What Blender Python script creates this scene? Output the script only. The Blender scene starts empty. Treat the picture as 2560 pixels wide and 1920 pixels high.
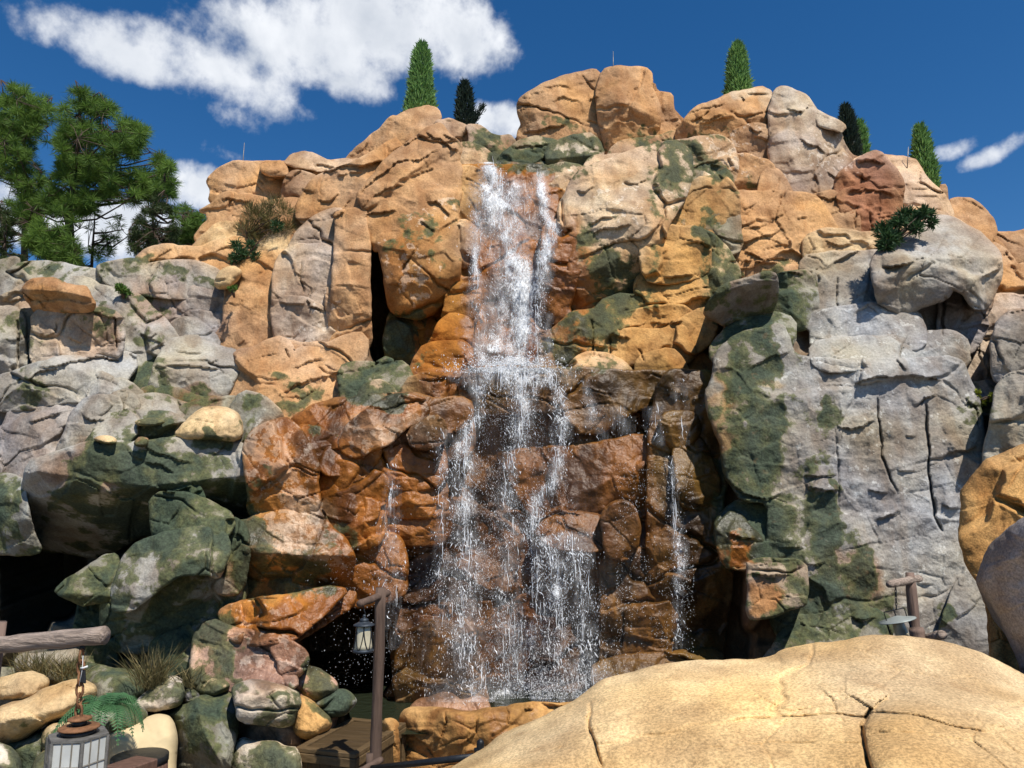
import bpy, math, random
import numpy as np
from mathutils import Vector

scene = bpy.context.scene
COL = scene.collection
random.seed(7)
RNG = np.random.default_rng(11)

# ------------------------------------------------------------------ camera
CAM_Z = 4.0
PITCH = math.radians(9.25)
LENS = 26.0
FPX = 1280.0 / (18.0 / LENS)          # focal length in photograph pixels (2560 wide)
cam = bpy.data.cameras.new('camera')
cam.lens = LENS
cam.sensor_width = 36.0
cam.clip_start = 0.1
cam.clip_end = 6000.0
cam_o = bpy.data.objects.new('camera', cam)
COL.objects.link(cam_o)
cam_o.location = (0, 0, CAM_Z)
cam_o.rotation_euler = (math.pi / 2 + PITCH, 0, 0)
scene.camera = cam_o
scene.view_settings.view_transform = 'Standard'
scene.view_settings.look = 'None'
scene.view_settings.exposure = 0.1
scene.view_settings.gamma = 1.0
scene.render.engine = 'CYCLES'
scene.cycles.max_bounces = 5
scene.cycles.diffuse_bounces = 1
scene.cycles.glossy_bounces = 2
scene.cycles.transmission_bounces = 2
scene.cycles.transparent_max_bounces = 8
scene.cycles.use_denoising = True
scene.cycles.adaptive_threshold = 0.02

CP, SP = math.cos(PITCH), math.sin(PITCH)


def at(u, v, D):
    """world point(s) seen at photograph pixel (u, v) at forward distance D (world Y)"""
    u = np.asarray(u, float); v = np.asarray(v, float); D = np.asarray(D, float)
    xc = (u - 1280.0) / FPX
    yc = -(v - 960.0) / FPX
    ry = CP - yc * SP
    rz = SP + yc * CP
    t = D / ry
    return np.stack(np.broadcast_arrays(xc * t, D, CAM_Z + rz * t), -1)


def AT(u, v, D):
    return Vector(tuple(float(c) for c in at(u, v, D)))


def pix(P):
    x, y, z = P[..., 0], P[..., 1], P[..., 2] - CAM_Z
    f = y * CP + z * SP
    up = -y * SP + z * CP
    return 1280 + FPX * x / f, 960 - FPX * up / f


# ------------------------------------------------------------------ sky and sun
SUN_DIR = Vector((0.34, -0.52, 1.0)).normalized()     # towards the sun: high, behind the viewer's right shoulder
SUN_EL = math.asin(SUN_DIR.z)
SUN_ROT = math.atan2(SUN_DIR.x, SUN_DIR.y)
sun = bpy.data.lights.new('sun', 'SUN')
sun.energy = 5.0
sun.angle = math.radians(0.5)
sun.color = (1.0, 0.95, 0.87)
sun_o = bpy.data.objects.new('sun', sun)
COL.objects.link(sun_o)
sun_o.rotation_euler = (-SUN_DIR).to_track_quat('-Z', 'Y').to_euler()
sun_o.location = (10, -15, 30)


def nd(nt, typ, **kw):
    n = nt.nodes.new(typ)
    for k, v in kw.items():
        if k.startswith('i_'):
            n.inputs[k[2:]].default_value = v
        else:
            setattr(n, k, v)
    return n


def build_world():
    w = bpy.data.worlds.new('World')
    scene.world = w
    w.use_nodes = True
    nt = w.node_tree
    nt.nodes.clear()
    L = nt.links.new
    out = nd(nt, 'ShaderNodeOutputWorld')
    bg = nd(nt, 'ShaderNodeBackground')
    bg.inputs['Strength'].default_value = 0.08
    w.cycles.sampling_method = 'MANUAL'
    w.cycles.sample_map_resolution = 256
    sky = nd(nt, 'ShaderNodeTexSky')
    sky.sky_type = 'NISHITA'
    sky.sun_disc = False
    sky.sun_elevation = SUN_EL
    sky.sun_rotation = SUN_ROT
    sky.altitude = 600
    sky.air_density = 1.0
    sky.dust_density = 0.15
    sky.ozone_density = 4.0
    hs = nd(nt, 'ShaderNodeHueSaturation')
    hs.inputs['Saturation'].default_value = 1.30
    hs.inputs['Hue'].default_value = 0.502
    hs.inputs['Value'].default_value = 1.24
    L(sky.outputs[0], hs.inputs['Color'])
    geo = nd(nt, 'ShaderNodeTexCoord')
    nrm = nd(nt, 'ShaderNodeVectorMath', operation='NORMALIZE')
    L(geo.outputs['Generated'], nrm.inputs[0])
    # cloud field: a few big cumulus bodies at their own directions plus scattered ones all round
    n1 = nd(nt, 'ShaderNodeTexNoise', i_Scale=6.0, i_Detail=6.0, i_Roughness=0.58)
    n1.inputs['Distortion'].default_value = 0.35
    L(nrm.outputs[0], n1.inputs['Vector'])
    acc = None
    bodies = [  # photo pixel centre, half sizes (px), gain, tilt
        (290, 122, 225, 56, .85, 6), (520, 165, 215, 70, .95, 12), (720, 105, 250, 92, .95, 0), (950, 55, 280, 112, .95, 0), (1160, 85, 120, 88, .7, 25), (900, 190, 90, 62, .8, 0), (520, 245, 100, 36, .4, 20),
        (500, 470, 90, 60, 1.1, 0), (230, 560, 300, 80, 1.0, 0), (1255, 305, 100, 56, 1.0, 5), (2510, 370, 60, 13, .22, -16), (2350, 388, 44, 9, .10, -12), (560, 380, 60, 14, .15, 10),
    ]

    def mth(op, a, b=None, c=None, clamp=False):
        m = nd(nt, 'ShaderNodeMath', operation=op)
        m.use_clamp = clamp
        for i, x in enumerate((a, b, c)):
            if x is None:
                continue
            if isinstance(x, (int, float)):
                m.inputs[i].default_value = x
            else:
                L(x, m.inputs[i])
        return m.outputs[0]
    for (u, v, hu, hv, gain, rot) in bodies:
        d = at(u, v, 10.0) - np.array([0, 0, CAM_Z]); d = d / np.linalg.norm(d)
        # tangent frame at this direction
        right = np.array([d[1], -d[0], 0.0]); right /= np.linalg.norm(right)
        up = np.cross(right, d)
        cr, sr = math.cos(math.radians(rot)), math.sin(math.radians(rot))
        e1 = (cr * right - sr * up) / (hu / FPX)
        e2 = (sr * right + cr * up) / (hv / FPX)
        d1 = nd(nt, 'ShaderNodeVectorMath', operation='DOT_PRODUCT'); L(nrm.outputs[0], d1.inputs[0]); d1.inputs[1].default_value = e1
        d2 = nd(nt, 'ShaderNodeVectorMath', operation='DOT_PRODUCT'); L(nrm.outputs[0], d2.inputs[0]); d2.inputs[1].default_value = e2
        fw = nd(nt, 'ShaderNodeVectorMath', operation='DOT_PRODUCT'); L(nrm.outputs[0], fw.inputs[0]); fw.inputs[1].default_value = d
        q = mth('ADD', mth('POWER', mth('ABSOLUTE', d1.outputs['Value']), 2.0), mth('POWER', mth('ABSOLUTE', d2.outputs['Value']), 2.0))
        b = mth('MULTIPLY', mth('SUBTRACT', 1.0, q), gain)
        b = mth('MULTIPLY', mth('MAXIMUM', b, -1.5), mth('GREATER_THAN', fw.outputs['Value'], 0.0))
        b = mth('ADD', b, mth('MULTIPLY', mth('LESS_THAN', fw.outputs['Value'], 0.0), -1.5))
        acc = b if acc is None else mth('SMOOTH_MAX', acc, b, 0.35)
    # scattered clouds behind the viewer and to the sides
    n0 = nd(nt, 'ShaderNodeTexNoise', i_Scale=1.7, i_Detail=3.0)
    L(nrm.outputs[0], n0.inputs['Vector'])
    back = nd(nt, 'ShaderNodeVectorMath', operation='DOT_PRODUCT'); L(nrm.outputs[0], back.inputs[0]); back.inputs[1].default_value = (0, -1, 0)
    sc_ = mth('SUBTRACT', mth('MULTIPLY', mth('SUBTRACT', n0.outputs['Fac'], 0.66), 5.0), mth('MULTIPLY', mth('LESS_THAN', back.outputs['Value'], -0.55), 3.0))
    acc = mth('MAXIMUM', acc, sc_)
    # eroded density
    n2 = nd(nt, 'ShaderNodeTexNoise', i_Scale=22.0, i_Detail=5.0, i_Roughness=0.6)
    L(nrm.outputs[0], n2.inputs['Vector'])
    er = mth('ADD', mth('MULTIPLY', mth('SUBTRACT', n1.outputs['Fac'], 0.5), 2.0), mth('MULTIPLY', mth('SUBTRACT', n2.outputs['Fac'], 0.5), 2.0))
    dens = mth('ADD', acc, er)
    mr = nd(nt, 'ShaderNodeMapRange'); mr.interpolation_type = 'SMOOTHSTEP'
    mr.inputs['From Min'].default_value = -0.15; mr.inputs['From Max'].default_value = 0.85
    L(dens, mr.inputs['Value'])
    # self shading of the cloud: thick middles a little greyer, tops whiter
    off = nd(nt, 'ShaderNodeVectorMath', operation='ADD'); L(nrm.outputs[0], off.inputs[0]); off.inputs[1].default_value = (0.012, -0.0, 0.03)
    n3 = nd(nt, 'ShaderNodeTexNoise', i_Scale=6.0, i_Detail=4.0, i_Roughness=0.55)
    n3.inputs['Distortion'].default_value = 0.35
    L(off.outputs[0], n3.inputs['Vector'])
    lit = mth('SUBTRACT', n1.outputs['Fac'], n3.outputs['Fac'])
    thick = nd(nt, 'ShaderNodeMapRange'); thick.inputs['From Min'].default_value = 0.35; thick.inputs['From Max'].default_value = 1.6
    L(dens, thick.inputs['Value'])
    sh = mth('ADD', mth('MULTIPLY', lit, 2.3), mth('SUBTRACT', 0.80, mth('MULTIPLY', thick.outputs[0], 0.36)), clamp=True)
    ramp = nd(nt, 'ShaderNodeMix', data_type='RGBA')
    ramp.inputs['A'].default_value = (5.8, 6.5, 7.6, 1)
    ramp.inputs['B'].default_value = (11.6, 11.9, 12.4, 1)
    L(sh, ramp.inputs['Factor'])
    mix = nd(nt, 'ShaderNodeMix', data_type='RGBA')
    L(mth('MULTIPLY', mr.outputs[0], 0.97), mix.inputs['Factor'])
    L(hs.outputs[0], mix.inputs['A'])
    L(ramp.outputs['Result'], mix.inputs['B'])
    L(mix.outputs['Result'], bg.inputs['Color'])
    L(bg.outputs[0], out.inputs[0])


build_world()

# ------------------------------------------------------------------ noise (numpy)
_perm = RNG.permutation(256)
_perm = np.concatenate([_perm, _perm]).astype(np.int32)
_g = RNG.normal(size=(256, 3)); _g /= np.linalg.norm(_g, axis=1)[:, None]; _g = _g.astype(np.float32)


def perlin(P):
    P = np.asarray(P, np.float32)
    i = np.floor(P).astype(np.int32)
    f = P - i
    i &= 255
    w = f * f * f * (f * (f * 6 - 15) + 10)
    r = 0.0
    for dx in (0, 1):
        ax = _perm[i[..., 0] + dx & 255]
        wx = w[..., 0] if dx else 1 - w[..., 0]
        for dy in (0, 1):
            ay = _perm[(ax + i[..., 1] + dy) & 255]
            wy = w[..., 1] if dy else 1 - w[..., 1]
            for dz in (0, 1):
                az = _perm[(ay + i[..., 2] + dz) & 255]
                wz = w[..., 2] if dz else 1 - w[..., 2]
                g = _g[az]
                d = g[..., 0] * (f[..., 0] - dx) + g[..., 1] * (f[..., 1] - dy) + g[..., 2] * (f[..., 2] - dz)
                r = r + d * wx * wy * wz
    return r * 1.6


def fbm(P, oct=4, gain=0.5, lac=2.03):
    a, s, r = 1.0, 1.0, 0.0
    for k in range(oct):
        r = r + a * perlin(P * s + k * 17.3)
        a *= gain
        s *= lac
    return r


def worley_edge(X, Y, seed=0):
    """F2-F1 of a 2D cell pattern"""
    xi = np.floor(X).astype(np.int64); yi = np.floor(Y).astype(np.int64)
    f1 = np.full(X.shape, 9.0); f2 = np.full(X.shape, 9.0)
    for dx in (-1, 0, 1):
        for dy in (-1, 0, 1):
            h = _perm[(_perm[(xi + dx + seed) & 255] + yi + dy) & 255]
            px = xi + dx + (_g[h, 0] * 0.5 + 0.5); py = yi + dy + (_g[h, 1] * 0.5 + 0.5)
            d = np.hypot(X - px, Y - py)
            m = d < f1
            f2 = np.where(m, f1, np.minimum(f2, d))
            f1 = np.where(m, d, f1)
    return f2 - f1


def worley_cells(X, Y, seed=0):
    """cell hash, offset from the cell point, edge distance"""
    xi = np.floor(X).astype(np.int64); yi = np.floor(Y).astype(np.int64)
    f1 = np.full(X.shape, 9.0); f2 = np.full(X.shape, 9.0); hid = np.zeros(X.shape, np.int64); ox = np.zeros(X.shape); oy = np.zeros(X.shape)
    for dx in (-1, 0, 1):
        for dy in (-1, 0, 1):
            h = _perm[(_perm[(xi + dx + seed) & 255] + yi + dy) & 255]
            px = xi + dx + (_g[h, 0] * 0.5 + 0.5); py = yi + dy + (_g[h, 1] * 0.5 + 0.5)
            ddx, ddy = X - px, Y - py
            d = np.hypot(ddx, ddy)
            m = d < f1
            f2 = np.where(m, f1, np.minimum(f2, d))
            f1 = np.where(m, d, f1); hid = np.where(m, h, hid); ox = np.where(m, ddx, ox); oy = np.where(m, ddy, oy)
    return hid, ox, oy, f2 - f1


def sstep(a, b, x):
    t = np.clip((x - a) / (b - a), 0, 1)
    return t * t * (3 - 2 * t)


# ------------------------------------------------------------------ objects
def link(o, parent=None):
    COL.objects.link(o)
    if parent is not None:
        o.parent = parent
    return o


def tag(o, label=None, cat=None, group=None, kind=None):
    if label: o['label'] = label
    if cat: o['category'] = cat
    if group: o['group'] = group
    if kind: o['kind'] = kind
    return o


def mesh_obj(name, V, F, mat, parent=None, smooth=True, loc=None):
    """F: list of tuples or int array (n,3)/(n,4)"""
    me = bpy.data.meshes.new(name)
    V = np.asarray(V, dtype=np.float32)
    if loc is not None:
        V = V - np.asarray(loc, dtype=np.float32)
    if isinstance(F, np.ndarray):
        n, k = F.shape
        me.vertices.add(len(V)); me.vertices.foreach_set('co', V.ravel())
        me.loops.add(n * k); me.loops.foreach_set('vertex_index', F.astype(np.int32).ravel())
        me.polygons.add(n); me.polygons.foreach_set('loop_start', np.arange(0, n * k, k, dtype=np.int32))
        me.update(calc_edges=True)
    else:
        me.from_pydata([tuple(map(float, v)) for v in V], [], [tuple(int(i) for i in f) for f in F])
    me.polygons.foreach_set('use_smooth', np.full(len(me.polygons), smooth))
    me.validate()
    if mat: me.materials.append(mat)
    o = bpy.data.objects.new(name, me)
    if loc is not None:
        o.location = tuple(float(c) for c in loc)
    return link(o, parent)


def empty(name, loc=(0, 0, 0), parent=None):
    o = bpy.data.objects.new(name, None)
    o.empty_display_size = 0.2
    o.location = tuple(float(c) for c in loc)
    return link(o, parent)


# ------------------------------------------------------------------ materials
def new_mat(name):
    m = bpy.data.materials.new(name)
    m.use_nodes = True
    nt = m.node_tree
    nt.nodes.clear()
    out = nd(nt, 'ShaderNodeOutputMaterial')
    bs = nd(nt, 'ShaderNodeBsdfPrincipled')
    nt.links.new(bs.outputs[0], out.inputs[0])
    return m, nt, bs


def rock_material(nm='rock', fs=26.0, ms=7.5, bd=0.042, sl=0.80, sh=1.15):
    m, nt, bs = new_mat(nm)
    L = nt.links.new

    def mth(op, a, b=None, clamp=False):
        n = nd(nt, 'ShaderNodeMath', operation=op); n.use_clamp = clamp
        for i, x in enumerate((a, b)):
            if x is None: continue
            if isinstance(x, (int, float)): n.inputs[i].default_value = x
            else: L(x, n.inputs[i])
        return n.outputs[0]

    def mixc(f, a, b, blend='MIX'):
        n = nd(nt, 'ShaderNodeMix', data_type='RGBA', blend_type=blend)
        for k, x in (('Factor', f), ('A', a), ('B', b)):
            if isinstance(x, (int, float)): n.inputs[k].default_value = x
            elif isinstance(x, tuple): n.inputs[k].default_value = x
            else: L(x, n.inputs[k])
        return n.outputs['Result']

    def ss(x, a, b):
        n = nd(nt, 'ShaderNodeMapRange'); n.interpolation_type = 'SMOOTHSTEP'
        n.inputs['From Min'].default_value = a; n.inputs['From Max'].default_value = b
        L(x, n.inputs['Value'])
        return n.outputs[0]

    def noise(scale, detail=6, rough=0.6, vec=None, dist=0.0):
        n = nd(nt, 'ShaderNodeTexNoise', i_Scale=scale, i_Detail=float(detail), i_Roughness=rough)
        n.inputs['Distortion'].default_value = dist
        L(vec if vec is not None else pos, n.inputs['Vector'])
        return n.outputs['Fac']
    geo = nd(nt, 'ShaderNodeNewGeometry')
    pos = geo.outputs['Position']
    ti = nd(nt, 'ShaderNodeAttribute', attribute_name='tint')
    mk = nd(nt, 'ShaderNodeAttribute', attribute_name='msk')
    sep = nd(nt, 'ShaderNodeSeparateColor')
    L(mk.outputs['Color'], sep.inputs[0])

    def unpack(x):
        return mth('MULTIPLY', mth('SUBTRACT', x, 0.5), 4.0)
    moss, wet, lich = unpack(sep.outputs[0]), unpack(sep.outputs[1]), unpack(sep.outputs[2])
    fine = noise(fs, 3, 0.7)
    mid = noise(ms, 4, 0.68)
    c = mixc(1.0, ti.outputs['Color'], mixc(ss(fine, 0.3, 0.7), (sl, sl, sl, 1), (sh, sh, sh, 1)), 'MULTIPLY')
    c = mixc(mth('MULTIPLY', ss(mid, 0.5, 0.75), 0.4), c, mixc(1.0, c, (0.70, 0.62, 0.56, 1), 'MULTIPLY'))
    rag = mth('ADD', mth('MULTIPLY', mth('SUBTRACT', mid, 0.5), 1.8), mth('MULTIPLY', mth('SUBTRACT', fine, 0.5), 0.7))
    lm = ss(mth('ADD', lich, rag), 0.56, 0.66)
    c = mixc(mth('MULTIPLY', lm, 0.8), c, mixc(0.45, mixc(1.0, c, (1.7, 1.8, 1.9, 1), 'MULTIPLY'), mixc(fine, (0.36, 0.345, 0.30, 1), (0.60, 0.565, 0.49, 1))))
    mm = mth('ADD', mth('MULTIPLY', ss(mth('ADD', moss, rag), 0.46, 0.55), 0.5), mth('MULTIPLY', ss(mth('ADD', moss, mth('MULTIPLY', rag, 0.5)), 0.22, 0.80), 0.5))
    mossc = mixc(ss(moss, 0.5, 1.25), (0.098, 0.105, 0.042, 1), (0.040, 0.062, 0.039, 1))
    mossc = mixc(1.0, mossc, mixc(ss(fine, 0.3, 0.7), (0.65, 0.65, 0.65, 1), (1.35, 1.35, 1.25, 1)), 'MULTIPLY')
    mossc = mixc(mth('MULTIPLY', ss(lich, 0.45, 0.8), 0.5), mossc, (0.15, 0.085, 0.028, 1))
    c = mixc(mth('MULTIPLY', mm, 0.9), c, mossc)
    wn = ss(mth('ADD', wet, mth('MULTIPLY', rag, 0.3)), 0.36, 0.62)
    c = mixc(wn, c, mixc(1.0, c, (0.80, 0.74, 0.69, 1), 'MULTIPLY'))
    L(c, bs.inputs['Base Color'])
    ro = nd(nt, 'ShaderNodeMix', data_type='FLOAT')
    L(wn, ro.inputs['Factor']); ro.inputs['A'].default_value = 0.9; ro.inputs['B'].default_value = 0.36
    L(ro.outputs[0], bs.inputs['Roughness'])
    sp = nd(nt, 'ShaderNodeMix', data_type='FLOAT')
    L(wn, sp.inputs['Factor']); sp.inputs['A'].default_value = 0.15; sp.inputs['B'].default_value = 0.4
    L(sp.outputs[0], bs.inputs['Specular IOR Level'])
    h = mth('ADD', mth('MULTIPLY', mid, 0.8), mth('MULTIPLY', fine, 0.34))
    bp = nd(nt, 'ShaderNodeBump'); bp.inputs['Strength'].default_value = 0.8; bp.inputs['Distance'].default_value = bd
    L(h, bp.inputs['Height'])
    L(bp.outputs[0], bs.inputs['Normal'])
    return m


M_ROCK = rock_material()
M_SANDY = rock_material('sandy_boulder', 60.0, 13.0, 0.02, 0.64, 1.22)

PAL = dict(
    tan=(0.56, 0.325, 0.155), tanl=(0.66, 0.475, 0.300), tanb=(0.42, 0.265, 0.155), orng=(0.54, 0.310, 0.115), rust=(0.43, 0.172, 0.031), brown=(0.235, 0.104, 0.026),
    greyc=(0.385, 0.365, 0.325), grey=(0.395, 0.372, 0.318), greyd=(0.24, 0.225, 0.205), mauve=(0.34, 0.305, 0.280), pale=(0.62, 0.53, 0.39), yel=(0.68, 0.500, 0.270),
    red=(0.37, 0.170, 0.095), pink=(0.52, 0.320, 0.220), olive=(0.195, 0.118, 0.028), green=(0.085, 0.105, 0.055), greyt=(0.47, 0.37, 0.275),
    greyg=(0.29, 0.285, 0.225), bould=(0.78, 0.560, 0.290))

# zoom windows used when measuring the photograph: origin of each
ZO = {1: (0, 0), 2: (800, 80), 3: (1660, 80), 4: (0, 600), 5: (800, 700), 6: (1660, 620), 7: (0, 1240), 8: (800, 1240), 9: (1660, 1240)}
ZS = 900.0 / 2196.0


def Z(k, s):
    """photograph pixels from a list of 'x,y' measured in zoom window k (0: already photo pixels)"""
    P = np.array([[float(a) for a in t.split(',')] for t in s.split()])
    if k == 0:
        return P
    if k == -1:                                   # measured on the 2212 wide overview
        return P * (2560.0 / 2212.0)
    return np.array(ZO[k], float) + P * ZS


def smooth_poly(P, it=2, q=0.22):
    for _ in range(it):
        N = np.roll(P, -1, 0)
        P = np.stack([P * (1 - q) + N * q, P * q + N * (1 - q)], 1).reshape(-1, 2)
    return P


def resample(P, step):
    N = np.roll(P, -1, 0)
    out = []
    for a, b in zip(P, N):
        n = max(1, int(np.hypot(*(b - a)) / step))
        t = np.arange(n)[:, None] / n
        out.append(a + (b - a) * t)
    return np.concatenate(out)


def poly_dist(Q, P):
    """distance to closed polygon, nearest point, inside flag"""
    A = P; B = np.roll(P, -1, 0)
    best = np.full(len(Q), 1e18); near = np.zeros_like(Q); ins = np.zeros(len(Q), bool)
    for a, b in zip(A, B):
        ab = b - a
        l2 = ab @ ab
        if l2 < 1e-9: continue
        ap = Q - a
        t = np.clip((ap @ ab) / l2, 0, 1)
        c = a + t[:, None] * ab
        d2 = ((Q - c) ** 2).sum(1)
        m = d2 < best
        best[m] = d2[m]; near[m] = c[m]
        cond = (a[1] > Q[:, 1]) != (b[1] > Q[:, 1])
        if cond.any():
            xs = a[0] + (Q[cond, 1] - a[1]) * ab[0] / (ab[1] if abs(ab[1]) > 1e-12 else 1e-12)
            ins[cond] ^= Q[cond, 0] < xs
    return np.sqrt(best), near, ins


def line_dist(Q, P):
    """distance to an open polyline, side (+1 below / right), steepness flag and position along it (0..1)"""
    best = np.full(len(Q), 1e18); side = np.ones(len(Q)); steep = np.zeros(len(Q)); par = np.zeros(len(Q))
    seg = np.linalg.norm(P[1:] - P[:-1], axis=1); tot = max(seg.sum(), 1e-6); acc = 0.0
    for a, b, sl in zip(P[:-1], P[1:], seg):
        ab = b - a
        l2 = max(ab @ ab, 1e-9)
        ap = Q - a
        t = np.clip((ap @ ab) / l2, 0, 1)
        d2 = ((ap - t[:, None] * ab) ** 2).sum(1)
        m = d2 < best
        best[m] = d2[m]
        dr = ab if ab[0] >= 0 else -ab
        side[m] = np.sign(ap[m, 1] * dr[0] - ap[m, 0] * dr[1])
        steep[m] = min(1.0, max(0.0, (abs(ab[1]) / max(abs(ab[0]), 1e-6) - 1.0) / 1.0))
        par[m] = (acc + t[m] * sl) / tot
        acc += sl
    return np.sqrt(best), side, steep, par


# depth map of everything carved so far (4 px cells), used to rest plants and water on the rock
DMW, DMH = 660, 520
DM = np.full((DMH, DMW), 99.0)


def dm_put(U, V, D):
    iu = np.clip((U / 4).astype(int), 0, DMW - 1); iv = np.clip((V / 4).astype(int), 0, DMH - 1)
    np.minimum.at(DM, (iv, iu), D)


def surf(u, v):
    iu = int(min(max(u / 4, 1), DMW - 2)); iv = int(min(max(v / 4, 1), DMH - 2))
    w = DM[iv - 1:iv + 2, iu - 1:iu + 2]
    w = w[w < 90]
    return float(np.median(w)) if len(w) else 15.0


CRACKS = []     # (bbox, polyline px, half width px, depth m)
PAINT = []      # (u, v, ru, rv, kind, strength)
ROCKS_DONE = []


def paint_masks(U, V, tint, msk):
    for (u, v, ru, rv, kind, s) in PAINT:
        m = (np.abs(U - u) < ru) & (np.abs(V - v) < rv)
        if not m.any(): continue
        q = ((U[m] - u) / ru) ** 2 + ((V[m] - v) / rv) ** 2
        w = s * sstep(1.0, 0.35, q)
        if kind == 'moss': msk[m, 0] = np.clip(msk[m, 0] + w, -1, 1)
        elif kind == 'wet': msk[m, 1] = np.clip(msk[m, 1] + w, 0, 1)
        elif kind == 'lich': msk[m, 2] = np.clip(msk[m, 2] + w, 0, 1)
        else:
            tint[m] = tint[m] * (1 - w[:, None]) + np.array(PAL[kind]) * w[:, None]


def rock(k, s, D, col, gz=0.25, gx=0.0, r=0.20, w=0.16, back=1.6, fac=0.34, st=0.035, n=1.0, moss=0.0, wet=0.0, lich=0.1,
         folds=(), step=3.0, grow=6.0, name='rock', parent=None, jag=3.5, Dfun=None, seed=None, cr=1.0, ang=0.0, label=None, sm=2, paint=True, dm=True, tint_fun=None, mat=None, dz=1.0, rk=0.20, blend=None, chip=None, gmax=18.0):
    P = Z(k, s)
    seed = len(ROCKS_DONE) * 7 + 3 if seed is None else seed
    rng = np.random.default_rng(seed)
    if parent is not None:
        r *= rk; w *= 0.85 * rk; fac *= 0.85; sm = min(sm, 1)
    P = resample(smooth_poly(P, sm, 0.22 if sm > 1 else 0.16), 7.0)
    # ragged natural outline
    q = np.concatenate([P / 38.0, np.full((len(P), 1), seed * 1.37)], 1)
    nx = fbm(q, 3); ny = fbm(q + 91.7, 3)
    c0 = P.mean(0)
    P = P + np.stack([nx, ny], 1) * jag
    if grow:
        T = np.roll(P, -1, 0) - np.roll(P, 1, 0)
        T /= np.maximum(np.linalg.norm(T, axis=1), 1e-6)[:, None]
        N = np.stack([T[:, 1], -T[:, 0]], 1)
        area = 0.5 * np.sum(P[:, 0] * np.roll(P[:, 1], -1) - np.roll(P[:, 0], -1) * P[:, 1])
        gw = np.full(len(P), grow)
        if parent is not None and name == 'rock':
            ds, _, ins_ = poly_dist(P, SILP)
            gw = np.where(ins_, 3.0 + gmax * sstep(14.0, 70.0, ds), 3.0)
        P = P + N * (gw if area > 0 else -gw)[:, None]
    lo = P.min(0) - step; hi = P.max(0) + step
    nu = int((hi[0] - lo[0]) / step) + 2; nv = int((hi[1] - lo[1]) / step) + 2
    gu, gv = np.meshgrid(lo[0] + np.arange(nu) * step, lo[1] + np.arange(nv) * step)
    Q = np.stack([gu.ravel(), gv.ravel()], 1)
    # cell centres inside?
    cu, cv = np.meshgrid(lo[0] + (np.arange(nu - 1) + .5) * step, lo[1] + (np.arange(nv - 1) + .5) * step)
    ins = np.zeros(cu.size, bool)
    Cq = np.stack([cu.ravel(), cv.ravel()], 1)
    for a, b in zip(P, np.roll(P, -1, 0)):
        cond = (a[1] > Cq[:, 1]) != (b[1] > Cq[:, 1])
        if cond.any():
            xs = a[0] + (Cq[cond, 1] - a[1]) * (b[0] - a[0]) / (b[1] - a[1])
            ins[cond] ^= Cq[cond, 0] < xs
    ci = np.nonzero(ins)[0]
    if len(ci) < 6:
        return None
    ii, jj = ci // (nu - 1), ci % (nu - 1)
    v00 = ii * nu + jj
    F = np.stack([v00, v00 + nu, v00 + nu + 1, v00 + 1], 1)       # counter-clockwise seen from the camera
    used, inv = np.unique(F, return_inverse=True)
    F = inv.reshape(F.shape)
    Q = Q[used]
    # boundary edges
    E = np.concatenate([F[:, [0, 1]], F[:, [1, 2]], F[:, [2, 3]], F[:, [3, 0]]])
    key = np.sort(E, 1)
    key = key[:, 0].astype(np.int64) * len(Q) + key[:, 1]
    uq, idx, cnt = np.unique(key, return_index=True, return_counts=True)
    BE = E[idx[cnt == 1]]
    bv = np.unique(BE)
    Pc = P[::2] if len(P) > 90 else P
    e = np.full(len(Q), 1e9)
    e, _, _ = poly_dist(Q, Pc)
    _, near, _ = poly_dist(Q[bv], P)
    Q[bv] = near
    e[bv] = 0.0
    U, V = Q[:, 0], Q[:, 1]
    mpp = D / FPX
    X = (U - 1280) * mpp
    Zw = -(V - 1261) * mpp
    xc, zc = X.mean(), Zw.mean()
    R = max(0.5 * math.hypot(np.ptp(X), np.ptp(Zw)), 0.15)
    em = e * mpp
    w_ = min(w, 0.55 * em.max() + 0.02) if em.max() > 0 else w
    r_ = min(r, 1.1 * em.max() + 0.03)
    t = np.clip(1 - em / w_, 0, 1)
    # rim softness varies along the edge
    P3 = np.stack([X, Zw, np.full_like(X, D + seed * 0.11)], 1)
    rv = 0.75 + 0.6 * perlin(P3 * 0.8 + 5.5)
    prof = r_ * np.clip(rv, 0.3, 1.4) * (1 - np.sqrt(np.clip(1 - t ** 2.2, 0, 1)))
    if Dfun is not None:
        d = Dfun(U, V)
    else:
        d = D + gz * (Zw - zc) + gx * (X - xc)
    if Dfun is not None and mat is not None:
        P3 = at(U, V, d)
    # facets: tangent planes of a shallow dome
    if fac:
        K = int(np.clip(3 + R * 2.6, 4, 10))
        cx = rng.uniform(-1, 1, K) * R * .95; cz = rng.uniform(-1, 1, K) * R * .95
        a_ = fac * min(R, 1.6) / R ** 2
        wx = X - xc + 0.04 * fbm(P3 * 1.6, 3); wz = Zw - zc + 0.04 * fbm(P3 * 1.6 + 33, 3)
        best = np.full(len(X), -9.0)
        for px, pz in zip(cx, cz):
            best = np.maximum(best, a_ * (2 * px * wx + 2 * pz * wz - px * px - pz * pz))
        d = d + best - best[em > 0.3 * em.max()].mean()
    d = d + prof
    for (x1, y1, x2, y2, sl) in folds:
        q2 = Z(k, f'{x1},{y1} {x2},{y2}')
        tv = q2[1] - q2[0]; tv = tv / np.linalg.norm(tv)
        sd = (U - q2[0, 0]) * (-tv[1]) + (V - q2[0, 1]) * tv[0]      # >0 below a left-to-right line
        sd = sd + 6 * fbm(P3 * 0.9 + 7, 2)
        d = d + sl * np.maximum(sd, 0) * mpp
    sc = min(1.0, R / 0.9)
    ridge = 1 - np.abs(fbm(P3 * 1.15 + 61, 3))
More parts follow.
